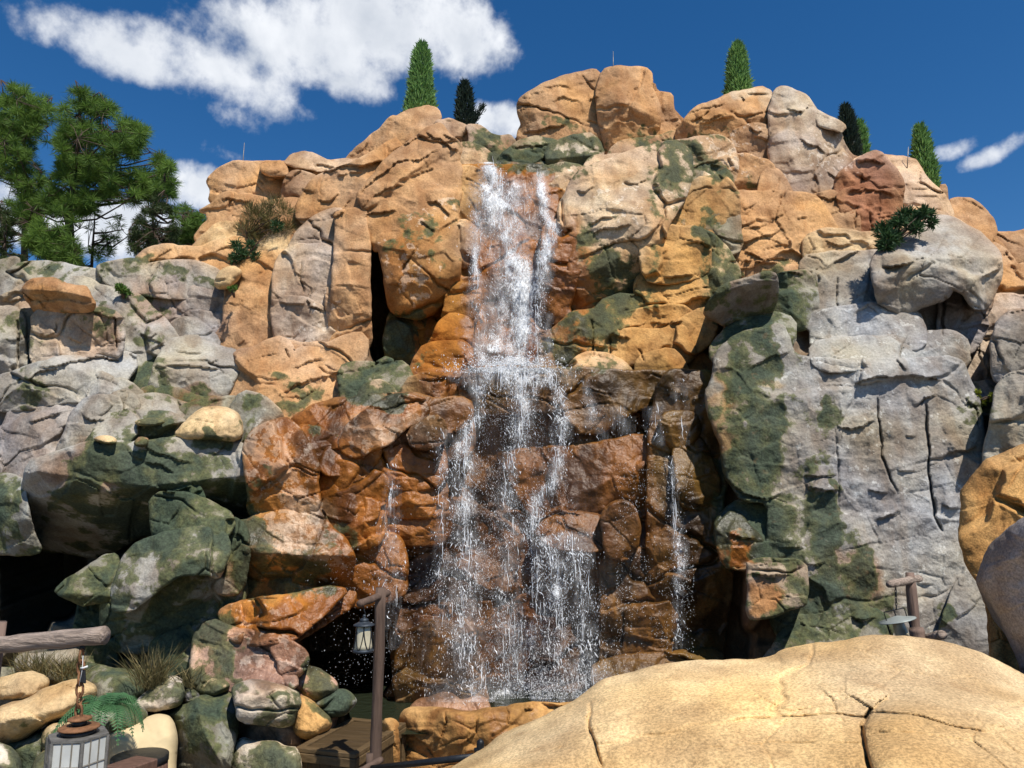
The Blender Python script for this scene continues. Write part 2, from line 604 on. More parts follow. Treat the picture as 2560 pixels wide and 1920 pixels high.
    d = d - 0.04 * sc * n * (ridge - 0.75)
    nd_ = 0.07 * sc * n * fbm(P3 * 0.65, 2) + 0.042 * sc * n * fbm(P3 * 2.1 + 40, 3) + 0.010 * n * fbm(P3 * 9.0, 2)
    d = d + nd_
    # strata / tool marks: little steps that overhang
    if st:
        ca, sa = math.cos(ang), math.sin(ang)
        hgt = (Zw * ca - X * sa) * 1.5 + 0.75 * fbm(P3 * 0.8 + 70, 3) + seed
        fr = hgt - np.floor(hgt)
        gate = sstep(-0.15, 0.25, perlin(P3 * 0.7 + 120))
        d = d - st * gate * (fr ** 1.5) * 1.6
    # natural fracture: tilted slabs a step apart, with thin joints
    if cr:
        W = P3.copy() if (Dfun is not None and mat is not None) else np.stack([X, Zw, np.zeros_like(X)], 1)
        a0, b0 = W[:, 0], (W[:, 1] if (Dfun is not None and mat is not None) else Zw)
        ch = (0.75 if parent is not None else 0.45) if chip is None else chip
        th = rng.uniform(-0.5, 0.5)
        c_, s__ = math.cos(th), math.sin(th)
        for fr_, amp in ((0.62, 1.0), (1.7, 0.42)):
            wx = (a0 * c_ + b0 * s__) * fr_ * 0.8 + 0.075 * fbm(W * 1.8 + seed, 3); wz = (b0 * c_ - a0 * s__) * fr_ * 1.25 + 0.075 * fbm(W * 1.8 + 50 + seed, 3)
            hid, ox, oy, ed = worley_cells(wx + seed * 3.1, wz + seed * 1.7)
            gr = _g[hid]
            soft = sstep(0.0, 0.06, ed)
            d = d + ch * amp * sc * soft * (0.17 * (gr[:, 0] * ox + gr[:, 2] * oy) / fr_ * 1.2 + 0.055 * gr[:, 1])
            gate = sstep(-0.05, 0.25, perlin(W * 0.9 + 20 + seed))
            d = d + cr * amp * 0.095 * gate * sstep(0.034, 0.0, ed)
    lo2, hi2 = Q.min(0), Q.max(0)
    for (bl, bh, pl, hw, dep) in CRACKS:
        if (bl > hi2).any() or (bh < lo2).any(): continue
        m = ((Q > bl) & (Q < bh)).all(1)
        if not m.any(): continue
        dd, side, steep, par = line_dist(Q[m] + 5.0 * np.stack([fbm(P3[m] * 3.0, 3), fbm(P3[m] * 3 + 9, 3)], 1), pl)
        taper = np.clip(np.minimum(par, 1 - par) * 5, 0, 1) ** 0.7
        vee = dep * np.clip(1 - (dd / (0.62 * hw)) ** 2, 0, 1) - 0.10 * dep * side * np.exp(-dd / (5 * hw))
        dep_ = min(dep, 0.16)
        lip = np.where(side < 0, -0.55 * dep_ * np.exp(-dd / (5.0 * hw)), 0.30 * dep_ * np.exp(-dd / (0.9 * hw)))
        d[m] += dz * taper * (steep * vee + (1 - steep) * lip)
    tint = np.tile(np.array(PAL[col]), (len(Q), 1))
    tint *= rng.uniform(0.93, 1.07)
    msk = np.zeros((len(Q), 3)); msk[:, 0] = moss; msk[:, 1] = wet; msk[:, 2] = lich
    if blend is not None:
        du = U[:, None] - blend[0][None, :, 0]; dv = V[:, None] - blend[0][None, :, 1]
        wb = 1.0 / (du * du + dv * dv + 25.0 ** 2) ** 2
        nbt = (wb @ blend[1]) / wb.sum(1)[:, None]
        k_ = (0.04 + 0.42 * np.exp(-e / 22.0))[:, None]
        tint = tint * (1 - k_) + nbt * k_
    if paint:
        pw_ = np.stack([U / 70.0, V / 70.0, np.full_like(U, 4.4)], 1)
        paint_masks(U + 30 * fbm(pw_, 3), V + 30 * fbm(pw_ + 45, 3), tint, msk)
    if tint_fun is not None: tint = tint_fun(U, V)
    B3 = at(U, V, d)
    big = fbm(B3 * 0.7, 3); med = fbm(B3 * 2.6 + 13, 4); stk = fbm(B3 * np.array([3.0, 3.0, 0.42]) + 29, 4)
    mn = fbm(B3 * 2.0 + 57, 5, 0.6); ln = fbm(B3 * 5.5 + 83, 4, 0.62)
    vv = sstep(-0.55, 0.65, 0.6 * big + 0.6 * med)[:, None]
    tint = tint * (np.array([0.72, 0.66, 0.62]) * (1 - vv) + np.array([1.14, 1.13, 1.11]) * vv)
    hv = np.clip(1.3 * fbm(B3 * 0.9 + 201, 3), -1, 1)[:, None]
    tint = tint * (1 + hv * np.array([0.04, -0.02, -0.16]))
    dk = (np.clip(msk[:, 1], 0, 1) * sstep(-0.1, 0.5, fbm(B3 * np.array([1.6, 1.6, 0.9]) + 311, 4)))[:, None]
    tint = tint * (1 - 0.66 * dk)
    if Dfun is not None and mat is not None: vv = vv * 0; stk = stk - 0.45
    sk = (0.45 * sstep(0.05, 0.55, stk))[:, None]
    tint = tint * (1 - sk + sk * np.array([0.70, 0.58, 0.48]))
    on = sstep(0.0, 0.35, msk[:, 0])
    msk[:, 0] = msk[:, 0] + 0.32 * on * stk + (0.2 + 0.5 * on) * mn - 0.22 * (1 - sstep(-0.02, 0.12, msk[:, 0]))
    msk[:, 1] = msk[:, 1] + 0.35 * stk
    msk[:, 2] = np.where(msk[:, 2] > 0.12, msk[:, 2] + 0.62 * ln, -0.3)
    msk = msk * 0.25 + 0.5
    W0 = at(U, V, d)
    if dm: dm_put(U, V, d)
    # sides and back
    c = W0.mean(0)
    nb = len(bv)
    remap = np.full(len(Q), -1); remap[bv] = np.arange(nb)
    base = len(Q)
    rings = []
    bb = W0[bv]
    dfar = np.quantile(bb[:, 1], 0.6)
    for fy, shr in ((0.12, 0.995), (0.45, 0.95), (1.0, 0.72)):
        tgt = bb[:, 1] + back * fy
        if fy == 1.0: tgt = np.maximum(dfar, bb[:, 1]) + back
        ray = (bb - np.array([0, 0, CAM_Z])) / bb[:, 1:2]
        ring = np.array([0, 0, CAM_Z]) + ray * tgt[:, None]
        cc = ring.mean(0)
        ring[:, 0] = cc[0] + (ring[:, 0] - cc[0]) * shr
        ring[:, 2] = cc[2] + (ring[:, 2] - cc[2]) * shr
        rings.append(ring)
    cen = rings[-1].mean(0)[None]
    VV = np.concatenate([W0] + rings + [cen])
    faces4 = [F]
    prev = BE
    for i in range(3):
        cur = base + i * nb + remap[BE]
        faces4.append(np.stack([prev[:, 1], prev[:, 0], cur[:, 0], cur[:, 1]], 1))
        prev = cur
    ctr = len(VV) - 1
    faces4.append(np.stack([prev[:, 1], prev[:, 0], np.full(len(prev), ctr), np.full(len(prev), ctr)], 1)[:, :4])
    FF = np.concatenate(faces4[:-1])
    tri = faces4[-1][:, :3]
    me = bpy.data.meshes.new(name)
    loc = np.array([c[0], c[1], VV[:, 2].min()])
    VL = (VV - loc).astype(np.float32)
    me.vertices.add(len(VL)); me.vertices.foreach_set('co', VL.ravel())
    nl = len(FF) * 4 + len(tri) * 3
    me.loops.add(nl)
    me.loops.foreach_set('vertex_index', np.concatenate([FF.ravel(), tri.ravel()]).astype(np.int32))
    me.polygons.add(len(FF) + len(tri))
    me.polygons.foreach_set('loop_start', np.concatenate([np.arange(len(FF)) * 4, len(FF) * 4 + np.arange(len(tri)) * 3]).astype(np.int32))
    me.update(calc_edges=True)
    me.polygons.foreach_set('use_smooth', np.ones(len(me.polygons), bool))
    at_ = np.concatenate([tint] + [tint[bv]] * 3 + [tint[:1]])
    mt_ = np.concatenate([msk] + [msk[bv]] * 3 + [msk[:1]])
    for nm, arr in (('tint', at_), ('msk', mt_)):
        ca_ = me.color_attributes.new(nm, 'FLOAT_COLOR', 'POINT')
        ca_.data.foreach_set('color', np.concatenate([arr, np.ones((len(arr), 1))], 1).astype(np.float32).ravel())
    me.materials.append(mat or M_ROCK)
    o = bpy.data.objects.new(name, me)
    o.location = tuple(float(x) for x in loc)
    link(o, parent)
    if label: o['label'] = label
    ROCKS_DONE.append((c0, D, o))
    return o


def crack(k, s, hw=5.0, dep=0.10):
    p = Z(k, s)
    # smooth polyline
    CRACKS.append((p.min(0) - hw * 3 - 8, p.max(0) + hw * 3 + 8, p, hw, dep))


def paint(k, s, kind, strength=0.6):
    """'x,y,rx,ry' list in zoom window k"""
    for tkn in s.split():
        x, y, rx, ry = [float(a) for a in tkn.split(',')]
        if k == -1: f, o = 2560 / 2212, (0, 0)
        elif k == 0: f, o = 1.0, (0, 0)
        else: f, o = ZS, ZO[k]
        PAINT.append((o[0] + x * f, o[1] + y * f, rx * f, ry * f, kind, strength))
# ------------------------------------------------------------------ stains on the rock (pigment: moss, rust, wet film)
paint(-1, '1105,560,120,240 1000,700,120,160 1250,620,80,160', 'rust', .75)
paint(-1, '1120,640,190,330', 'wet', .55)
paint(-1, '1150,1150,560,430', 'wet', .9)
paint(-1, '1230,1000,330,220 1000,1250,260,260 1350,1250,230,230', 'brown', .55)
paint(-1, '1400,860,160,80 1480,1000,90,160', 'olive', .55)
paint(-1, '1450,1000,120,200', 'wet', .8)
paint(-1, '900,620,80,170 960,760,70,110', 'rust', .6)
paint(-1, '930,560,60,120', 'orng', .4)
# rust rocks left of the fall
paint(-1, '760,1000,240,140 800,1150,200,130 700,1230,240,120', 'rust', .8)
paint(-1, '760,1000,240,150 780,1150,220,170', 'wet', .85)
paint(-1, '640,1150,90,80 600,1240,140,70', 'orng', .35)
# green growth: left overhang, pillars, right cliff
paint(-1, '300,1060,270,120 420,1120,180,100', 'moss', .95)
paint(-1, '180,1010,110,60', 'brown', .55)
paint(-1, '90,1020,60,60 75,1110,40,80', 'moss', -.8)
paint(-1, '20,1110,70,110 130,1240,90,80 210,1330,70,120 330,1220,150,120 420,1340,110,70', 'moss', .62)
paint(-1, '500,1180,120,90 430,1420,120,120 620,1250,140,60', 'moss', .42)
paint(-1, '350,1230,70,60 290,1290,50,60 180,1265,40,20', 'moss', -.35)
paint(-1, '1640,900,70,200 1600,1130,90,130 1700,1180,150,150 1750,1290,170,110 1620,720,70,70', 'moss', .85)
paint(-1, '1650,800,120,90 1720,960,70,160', 'moss', .28)
paint(-1, '1560,980,30,190', 'olive', .5)
paint(-1, '1580,1000,34,200 1600,1130,30,30', 'yel', .28)
paint(-1, '1800,960,26,120', 'moss', .3)
paint(-1, '1700,640,60,50 1620,640,80,60 1680,590,40,30', 'moss', .3)
paint(-1, '1660,830,60,14 1560,850,20,40', 'yel', .45)
paint(-1, '1860,1270,60,60 1810,1220,70,60', 'rust', .35)
paint(-1, '1900,1330,120,60 2040,1330,34,44', 'moss', .35)
paint(-1, '1650,1290,40,60 1600,1190,50,60', 'rust', .7)
paint(-1, '1640,1290,34,60 1600,1190,40,60', 'moss', -.7)
paint(-1, '1650,1225,50,16', 'pale', .7)
paint(-1, '1650,1225,50,16', 'moss', -.8)
paint(-1, '1625,860,100,150 1600,1000,70,150 1760,1200,130,150', 'moss', .45)
paint(-1, '1590,840,60,60 1570,960,26,160', 'olive', .35)
paint(-1, '640,1110,70,70 600,1180,90,40 700,1190,60,50 590,965,50,70 620,1040,50,60', 'lich', .34)
paint(-1, '600,1190,110,50 640,1230,90,40 700,1150,50,40 590,1030,50,40', 'moss', .36)
paint(-1, '620,1160,60,50 690,1110,60,40 830,930,120,50', 'tanl', .45)
paint(-1, '830,960,90,40 900,900,60,30', 'lich', .2)
paint(-1, '1590,900,60,200 1585,1060,50,120', 'moss', .34)
paint(-1, '1552,920,22,150', 'orng', .4)
# upper right
paint(-1, '1340,570,110,110 1290,540,60,90', 'moss', .28)
paint(-1, '1440,420,60,80', 'moss', .38)
paint(-1, '1350,640,110,60 1320,580,40,40', 'moss', .4)
paint(-1, '1270,740,90,80 1320,690,60,40', 'moss', .5)
paint(-1, '1500,350,80,50 1460,360,60,40', 'moss', .55)
paint(-1, '1530,500,40,60 1540,600,30,90', 'moss', .5)
paint(-1, '1200,350,110,40', 'moss', .75)
paint(-1, '1240,310,90,40 1190,270,40,20', 'moss', .5)
paint(-1, '1060,300,60,50 1090,340,40,40', 'moss', .45)
paint(-1, '1390,300,40,50 1440,320,40,30', 'moss', .4)
paint(-1, '1530,290,60,30', 'moss', .3)
paint(-1, '1600,390,40,40', 'moss', .35)
paint(-1, '1400,570,120,160', 'orng', .45)
paint(-1, '1480,620,80,140 1400,740,130,60', 'orng', .7)
paint(-1, '1330,490,90,90', 'pale', .35)
paint(-1, '1400,400,100,30 1270,420,60,40', 'pale', .45)
paint(-1, '1700,220,60,36 1610,200,50,20', 'pale', .55)
paint(-1, '1750,480,120,80', 'orng', .25)
# left rocks
paint(-1, '930,460,60,60 870,560,80,60 700,680,60,60 900,600,50,80', 'lich', .22)
paint(-1, '1330,450,80,60 1450,430,50,60', 'lich', .2)
paint(-1, '1800,340,80,60 1560,330,50,40', 'lich', .25)
paint(-1, '880,540,50,40 900,480,60,40 965,490,24,60', 'moss', .32)
paint(-1, '960,560,30,70', 'moss', .35)
paint(-1, '830,830,70,50 800,850,50,30', 'moss', .8)
paint(-1, '880,740,60,90', 'moss', .4)
paint(-1, '600,880,80,50 700,920,60,30 640,840,60,40', 'moss', .33)
paint(-1, '120,570,120,26 290,580,120,30 400,600,90,16', 'moss', .5)
paint(-1, '60,860,70,40 320,690,80,60 330,820,60,50 220,680,30,20', 'moss', .45)
paint(-1, '420,860,50,30 300,920,80,40', 'moss', .5)
paint(-1, '430,860,50,25', 'brown', .5)
paint(-1, '170,690,90,60 60,760,60,100', 'moss', .22)
paint(-1, '200,720,60,60', 'tanb', .5)
paint(-1, '400,830,120,60', 'moss', -.1)
paint(-1, '340,650,80,60', 'pink', .35)
paint(-1, '400,640,60,60', 'mauve', .3)
paint(-1, '460,950,50,20 540,900,40,30', 'moss', .45)
paint(-1, '100,640,60,30', 'orng', .5)
# bottom left
paint(-1, '430,1540,80,90 620,1480,60,30 680,1480,60,60 720,1510,40,30 560,1640,60,40', 'moss', .55)
paint(-1, '300,1470,80,60', 'moss', .5)
paint(-1, '60,1620,60,60 130,1600,40,60', 'moss', .4)
paint(-1, '560,1430,70,70', 'moss', .2)
paint(-1, '560,1440,90,90', 'pink', .4)
paint(-1, '590,1430,80,70', 'moss', -.75)
paint(-1, '590,1430,80,70', 'lich', .15)
paint(-1, '600,1420,110,80 640,1350,90,60', 'wet', .6)
paint(-1, '1040,1600,260,110', 'wet', .35)
paint(-1, '2110,880,60,30', 'moss', .5)

# ------------------------------------------------------------------ joints and cracks drawn from the photograph
for k, s, hw, dep in [
    (2, '240,1000 330,900 470,800 640,760 740,700', 5, .14), (2, '300,1030 400,960 520,930', 5, .1), (2, '560,880 640,850 720,820', 4, .09),
    (2, '420,730 520,690 600,640 700,640', 6, .14), (2, '270,1130 340,1100 470,1090', 7, .2), (2, '640,1040 700,1040 760,1080 800,1120', 9, .25),
    (2, '600,1140 660,1180 700,1230', 6, .12), (2, '500,1480 540,1380 600,1300', 5, .12), (2, '1240,620 1340,600 1440,580 1500,560', 8, .2),
    (2, '1420,420 1500,400 1600,430', 5, .1), (2, '1620,540 1700,560 1750,600', 5, .1), (2, '1640,410 1700,400', 5, .1), (2, '1360,340 1470,330 1560,350', 5, .08),
    (2, '1560,970 1620,975 1680,940', 5, .1), (2, '1640,1180 1720,1130 1790,1120', 5, .12), (2, '1660,1230 1760,1200 1900,1180', 6, .16), (2, '1850,920 1930,930 2000,900', 5, .12),
    (2, '880,640 800,650 740,620', 6, .15), (2, '1180,720 1260,690 1400,690', 6, .15), (2, '1470,1010 1480,1100 1490,1180', 7, .2),
    (2, '60,1130 140,1100 200,1010', 5, .12), (2, '100,880 180,860 260,860', 5, .12), (2, '640,600 700,640 720,640 800,700 850,720', 7, .2),
    (1, '1450,1150 1560,1120 1620,1200', 4, .08), (1, '1370,1130 1450,1130', 4, .07), (1, '1620,1090 1700,1090 1790,1080', 5, .12), (1, '1550,1050 1610,1120 1590,1130', 4, .08),
    (1, '1920,1010 2000,1010 2050,1030', 5, .12), (1, '1280,1540 1400,1500 1500,1500', 5, .1), (1, '920,1620 980,1560 1060,1510', 5, .1), (1, '1350,1220 1440,1220 1540,1230', 5, .12),
    (1, '1840,1150 1910,1170', 4, .08), (1, '1940,1230 2010,1230 2080,1180', 6, .14),
    (3, '160,560 280,480 380,430', 6, .12), (3, '180,490 240,540 360,510', 5, .1), (3, '200,560 330,540 420,510', 5, .1), (3, '450,370 490,410 480,440', 5, .1), (3, '500,375 600,375 640,385', 5, .14),
    (3, '520,570 560,610 600,610', 6, .15), (3, '550,650 600,650 640,660', 6, .14), (3, '740,460 800,470 850,490 900,440', 6, .16), (3, '830,650 880,690 940,710 990,750', 6, .18),
    (3, '930,1000 1000,1020 1060,1020', 6, .16), (3, '1000,850 1070,900', 5, .12), (3, '1120,990 1220,960 1330,970 1400,1010', 5, .15), (3, '1180,790 1260,780 1350,810', 7, .22), (3, '1205,850 1205,940', 4, .1), (3, '1205,900 1270,880', 4, .1),
    (3, '470,1200 560,1190 640,1185', 5, .12), (3, '440,1300 560,1260 720,1200', 7, .18), (3, '490,1340 600,1390 740,1385', 7, .18), (3, '380,1400 500,1400 620,1410 720,1420', 6, .15), (3, '680,1480 760,1470 850,1480', 5, .12),
    (3, '480,1080 540,1060 560,1040', 4, .08), (3, '650,1140 740,1110', 5, .1), (3, '810,1140 870,1140', 4, .1), (3, '690,1300 760,1300', 4, .08), (3, '640,1180 720,1175', 4, .08),
    (3, '1180,1040 1170,1200', 5, .1), (3, '1255,1090 1260,1240', 5, .1), (3, '1500,960 1600,950 1650,970', 4, .08), (3, '1520,1000 1620,1000 1680,1020', 4, .08), (3, '1560,1060 1700,1080', 4, .08), (3, '1480,920 1520,860', 4, .08),
    (3, '980,1270 1060,1300 1160,1300', 5, .12), (3, '1340,1440 1430,1420 1530,1405', 7, .2),  (3, '0,1500 100,1490 190,1480', 9, .3),
    (6, '1300,905 1310,1080 1340,1300 1390,1430 1430,1500', 5, .16), (6, '1600,930 1610,1240 1620,1440 1650,1659', 6, .2), (6, '1540,980 1590,920 1660,895', 6, .2), (6, '1150,840 1220,800 1330,790 1460,780', 9, .3),
    (6, '1500,770 1580,780 1700,815', 7, .2), (6, '1060,1090 1150,1100 1280,1050', 6, .14), (6, '860,1390 950,1395 1060,1390', 6, .16), (6, '880,1455 950,1470 1060,1470', 6, .16), (6, '860,1440 900,1490', 5, .1),
    (6, '1420,1360 1530,1370', 4, .08), (6, '1470,1150 1530,1150', 4, .07), (6, '1250,1480 1360,1490', 4, .1), (6, '1690,1560 1740,1590 1800,1585', 5, .12), (6, '1730,1240 1850,1240 1920,1210', 6, .2), (6, '1055,180 1058,380', 4, .12),
    (6, '1330,120 1430,110 1520,90', 6, .16), (6, '1700,540 1710,400 1715,290', 6, .2), (6, '520,740 660,660 780,620', 4, .07), (6, '1410,670 1480,750', 5, .12), (6, '1840,910 1900,960 1920,1100', 5, .12), (6, '1040,1070 1070,1400 1060,1600', 4, .06),
    (6, '380,1400 480,1500 640,1530 720,1490', 6, .16), (6, '1310,1650 1440,1600', 5, .1), (6, '0,470 60,460 120,440', 5, .12), (6, '20,900 100,880', 4, .08),
    (4, '860,570 910,600 960,570', 5, .12), (4, '900,600 1010,640', 4, .1), (4, '920,670 1010,630', 4, .1), (4, '250,600 340,560 350,500', 4, .08), (4, '420,590 500,630', 5, .1), (4, '230,775 400,750 560,720 780,740', 6, .18),
    (4, '1000,770 1180,770 1370,790', 5, .12), (4, '1060,680 1250,690', 4, .08), (4, '1250,750 1340,730', 4, .08), (4, '160,860 260,790 370,770', 5, .12), (4, '180,1110 260,1090 380,1050', 4, .1), (4, '500,1060 560,1100 640,1100', 6, .16),
    (4, '1700,370 1760,390 1850,385', 6, .18), (4, '1840,130 1835,220 1850,330', 5, .15), (4, '1860,360 1900,400 1980,430', 6, .18), (4, '1690,960 1800,890 1960,830 2010,820', 5, .1), (4, '1780,780 1900,740 1980,720', 5, .1), (4, '1500,850 1600,840 1700,850', 4, .06),
    (4, '1710,960 1850,960 1930,910', 4, .08), (4, '1930,770 2000,810 2100,820', 5, .1), (4, '1760,720 1740,660', 5, .1), (4, '880,1260 960,1300 1080,1340 1170,1350', 5, .1), (4, '890,1370 980,1370 1060,1420', 5, .1), (4, '770,1280 800,1320 880,1350', 4, .08), (4, '1310,1310 1390,1240', 5, .1), (4, '940,1510 1050,1540 1180,1500', 8, .2),
    (4, '1170,1560 1250,1510', 5, .1), (4, '1040,340 1070,420 1160,470', 4, .08), (4, '110,480 108,640 112,800', 6, .2), (4, '560,440 700,480 705,680', 5, .14), (4, '0,370 80,370 150,340', 5, .12), (4, '1440,640 1500,600', 4, .06),
    (5, '610,605 750,605 880,605', 5, .14), (5, '1660,230 1665,360 1660,480', 5, .12), (5, '1770,340 1770,480', 5, .1), (5, '1780,350 1900,348', 5, .16), (5, '1950,420 1980,500', 5, .1), (5, '2010,270 2110,265 2196,250', 4, .1),
    (8, '1850,860 1910,860 1980,880 2040,890', 5, .12), (8, '1845,700 1850,860 1830,960', 5, .1), (8, '1000,520 1080,490 1120,470', 4, .08), (8, '760,1310 780,1380 740,1470 700,1500', 4, .09), (8, '540,1480 590,1470 650,1530 700,1600', 5, .12), (8, '960,1340 950,1440 880,1500 800,1520', 4, .09),
    (8, '1130,1290 1150,1340 1140,1400', 4, .08), (8, '590,1440 640,1430 680,1450', 5, .1), (8, '1250,1305 1310,1300', 5, .12), (8, '490,1500 560,1490', 5, .1),
    (9, '700,310 860,315', 4, .06), (9, '1280,150 1430,105 1450,130', 5, .1), (9, '1640,0 1650,120 1700,220', 6, .12), (9, '1540,545 1590,540 1650,540', 4, .06), (9, '1780,750 1880,680 1940,620', 5, .1), (9, '380,220 450,240 560,265', 6, .15), (9, '860,420 990,405', 4, .1), (9, '120,40 200,60 290,60', 5, .12),
    (9, '540,470 650,490 780,470', 6, .14), (9, '1140,750 1200,770 1280,740', 8, .2),
]:
    crack(k, s, hw, dep)
# joints of the near boulder
for k, s, hw, dep in [(9, '1380,1190 1270,1290 1205,1400 1215,1520 1260,1659 1290,1760', 11, .16), (9, '940,1160 1010,1220 1050,1300 1130,1400', 8, .03), (9, '720,1045 820,1010 960,960 1040,950', 9, .03), (9, '820,1090 900,1110 1080,1110 1250,1100', 8, .03),
                      (9, '1100,920 1250,950 1380,990', 8, .03), (9, '-20,1340 200,1290 420,1210', 9, .015), (9, '1560,1250 1800,1240 2050,1235', 9, .015), (8, '1645,1250 1645,1340 1640,1420 1680,1520 1720,1659', 9, .12), (8, '1380,1600 1440,1550 1490,1515', 8, .03), (8, '1560,1380 1400,1420 1200,1490', 8, .02)]:
    crack(k, s, hw, dep)

# ------------------------------------------------------------------ ground and mountain
MOUNT = empty('rock_mountain', (0, 0, 0))
tag(MOUNT, 'tall artificial rock mountain of tan and grey blocks with a waterfall', 'rock mountain', kind='structure')


SIL = '-40,640 90,690 330,700 480,620 520,560 545,440 640,412 760,412 850,405 950,330 1060,280 1150,320 1270,350 1320,260 1500,190 1640,185 1690,260 1740,300 1840,250 1930,240 1990,240 2100,310 2150,390 2260,400 2330,450 2370,510 2480,580 2600,600 2620,1960 -60,1960 -60,700'
SILP = Z(0, '0,650 90,640 200,650 330,640 480,600 490,560 510,520 520,470 545,420 640,395 760,395 850,395 950,310 1060,265 1150,310 1270,340 1300,300 1300,250 1500,175 1640,165 1690,240 1740,280 1840,225 1930,215 1990,215 2100,300 2140,390 2260,385 2330,450 2370,500 2480,575 2700,570 2700,2400 -100,2400 -100,650')
QUEUE = []


def R(k, s, D, col, **kw):
    kw.setdefault('parent', MOUNT)
    kw.setdefault('name', 'rock')
    kw.setdefault('grow', 8.0)
    QUEUE.append((k, s, D, col, kw))


# --- summit
R(2, '1205,450 1225,405 1300,350 1380,310 1480,270 1560,250 1680,230 1712,255 1718,330 1738,420 1752,560 1765,680 1810,740 1830,830 1700,820 1560,760 1420,720 1230,680 1205,640 1215,600 1228,560 1208,500', 18.6, 'tan', gz=.12, gx=-.05, r=.5, w=.8, fac=.5, back=3, label='broad rounded tan summit rock')
R(2, '1708,262 1745,218 1800,212 1860,210 1990,215 2022,250 2015,300 1998,335 2020,420 2032,540 2020,640 1985,710 1930,800 1830,800 1775,700 1748,560 1735,420 1712,330', 18.2, 'tan', gz=.02, r=.5, w=.7, fac=.5, back=3)
R(2, '2026,412 2060,375 2130,372 2150,395 2150,520 2168,600 2170,720 2080,760 1980,760 2000,640 2030,540 2036,470', 18.5, 'tan', gz=.1, r=.4, back=3)
R(2, '1780,800 1820,720 1960,690 2060,680 2170,640 2200,720 2100,790 1900,860', 17.9, 'tanb', gz=.4, moss=.2)
R(2, '1110,815 1150,735 1200,682 1290,672 1400,700 1450,720 1440,850 1300,862 1180,850', 17.0, 'greyg', gz=.5, moss=.45)
R(2, '1415,735 1500,690 1630,662 1662,690 1688,750 1665,792 1560,845 1490,855 1430,810', 16.5, 'pale', gz=.1, r=.35, w=.35, folds=((1420, 770, 1690, 745, .9),), moss=.1)
R(2, '1480,870 1560,840 1660,790 1680,800 1640,900 1570,900', 16.6, 'tanb', gz=.1)
R(2, '1640,850 1670,795 1740,800 1840,780 1900,800 1800,850 1700,900', 16.4, 'tanl', gz=.5)
# --- ridge left of the summit
R(2, '80,850 110,825 200,730 300,640 390,560 440,515 470,522 530,488 650,448 728,475 735,540 640,580 560,620 470,680 380,760 270,820 150,880', 18.0, 'tan', gz=.35, gx=-.1, back=3.5, fac=.4, label='sloping tan ridge rock below the tall cypress')
R(2, '700,540 800,528 880,568 930,600 950,660 900,720 830,700 780,650 720,600', 18.0, 'tanb', gz=.3, back=3)
R(2, '885,575 970,568 1012,590 1045,630 1060,720 1060,810 990,780 930,700 910,620', 17.7, 'greyt', gz=.2, moss=.15, back=3)
R(2, '1035,625 1100,635 1160,633 1195,665 1170,740 1130,800 1090,830 1045,800 1040,690', 17.6, 'tanb', gz=.2, moss=.15, back=3)
R(2, '850,725 920,708 985,740 1028,790 1035,860 980,850 870,850 855,790', 16.2, 'tanl', gz=.3)
R(2, '850,860 1000,840 1100,830 1250,845 1400,840 1420,900 1300,960 1000,960 860,930', 16.4, 'olive', gz=.6, wet=.5)
# main hanging rock
R(2, '-120,1110 -60,1000 0,915 110,832 270,790 400,735 480,690 440,800 260,980 270,1060 170,1120 60,1150 -40,1150', 15.3, 'tan', gz=.45, gx=-.1)
R(2, '420,760 560,660 640,600 720,558 765,590 805,640 858,690 852,730 842,780 862,830 858,950 845,1050 838,1180 825,1290 858,1370 852,1480 822,1560 770,1640 700,1710 620,1745 480,1738 430,1690 408,1600 398,1500 372,1340 330,1335 290,1200 262,1060 232,1000 255,950 335,860', 14.2, 'tan', gz=.42, gx=.06, r=.6, w=.8, fac=.55, back=3, folds=((560, 1330, 860, 1300, .35), (300, 1560, 800, 1500, .35), (760, 600, 720, 1400, -.0)), label='large pointed tan rock hanging beside the waterfall', gmax=2.0)
R(2, '560,1480 620,1380 720,1320 830,1290 860,1370 852,1500 800,1620 700,1720 600,1700', 14.6, 'rust', gz=-.5, gx=.4, r=.3, wet=.3)
R(5, '390,360 420,210 480,220 620,230 700,260 690,420 600,520 560,600 470,590 400,480', 14.6, 'greyg', gz=-.2, moss=.5, gx=.2, gmax=2.0)
R(5, '640,480 620,240 720,100 830,20 830,160 800,250 720,400', 14.9, 'rust', gz=0, wet=.3)
# fingers left of the crevice
R(2, '88,1115 160,1085 245,1075 275,1100 284,1190 302,1300 292,1420 302,1560 300,1700 310,1860 290,1930 200,1950 90,1980 60,1880 70,1659 82,1500 92,1300 104,1180', 14.0, 'tan', gz=.22, gx=-.15, r=.5, w=.55, fac=.4, st=.06, gmax=2.0)
R(4, '1700,390 1708,260 1728,130 1800,72 1990,66 2010,160 2000,260 2010,340 1960,400 1850,410 1760,405', 14.3, 'greyt', gz=.25, r=.3)
R(4, '1695,440 1698,388 1850,390 1930,435 1990,480 2070,520 2110,570 2100,650 2020,668 1880,678 1760,662 1722,615 1708,550', 14.0, 'greyt', gz=.12, r=.35)
R(4, '1990,300 2060,280 2150,300 2196,380 2200,560 2120,600 2060,560 2000,480', 13.9, 'tanb', gz=.1, st=.06, gmax=2.0)
R(4, '1735,655 1880,670 2020,665 2100,630 2200,610 2196,720 2080,760 1960,700 1770,730', 13.7, 'tan', gz=.3)
R(4, '1480,195 1520,132 1620,108 1745,108 1722,200 1708,330 1712,430 1705,560 1718,605 1640,655 1500,705 1440,705 1325,690 1318,640 1400,540 1408,400 1430,290', 14.5, 'tan', gz=.25, r=.25, fac=.2, st=.015)
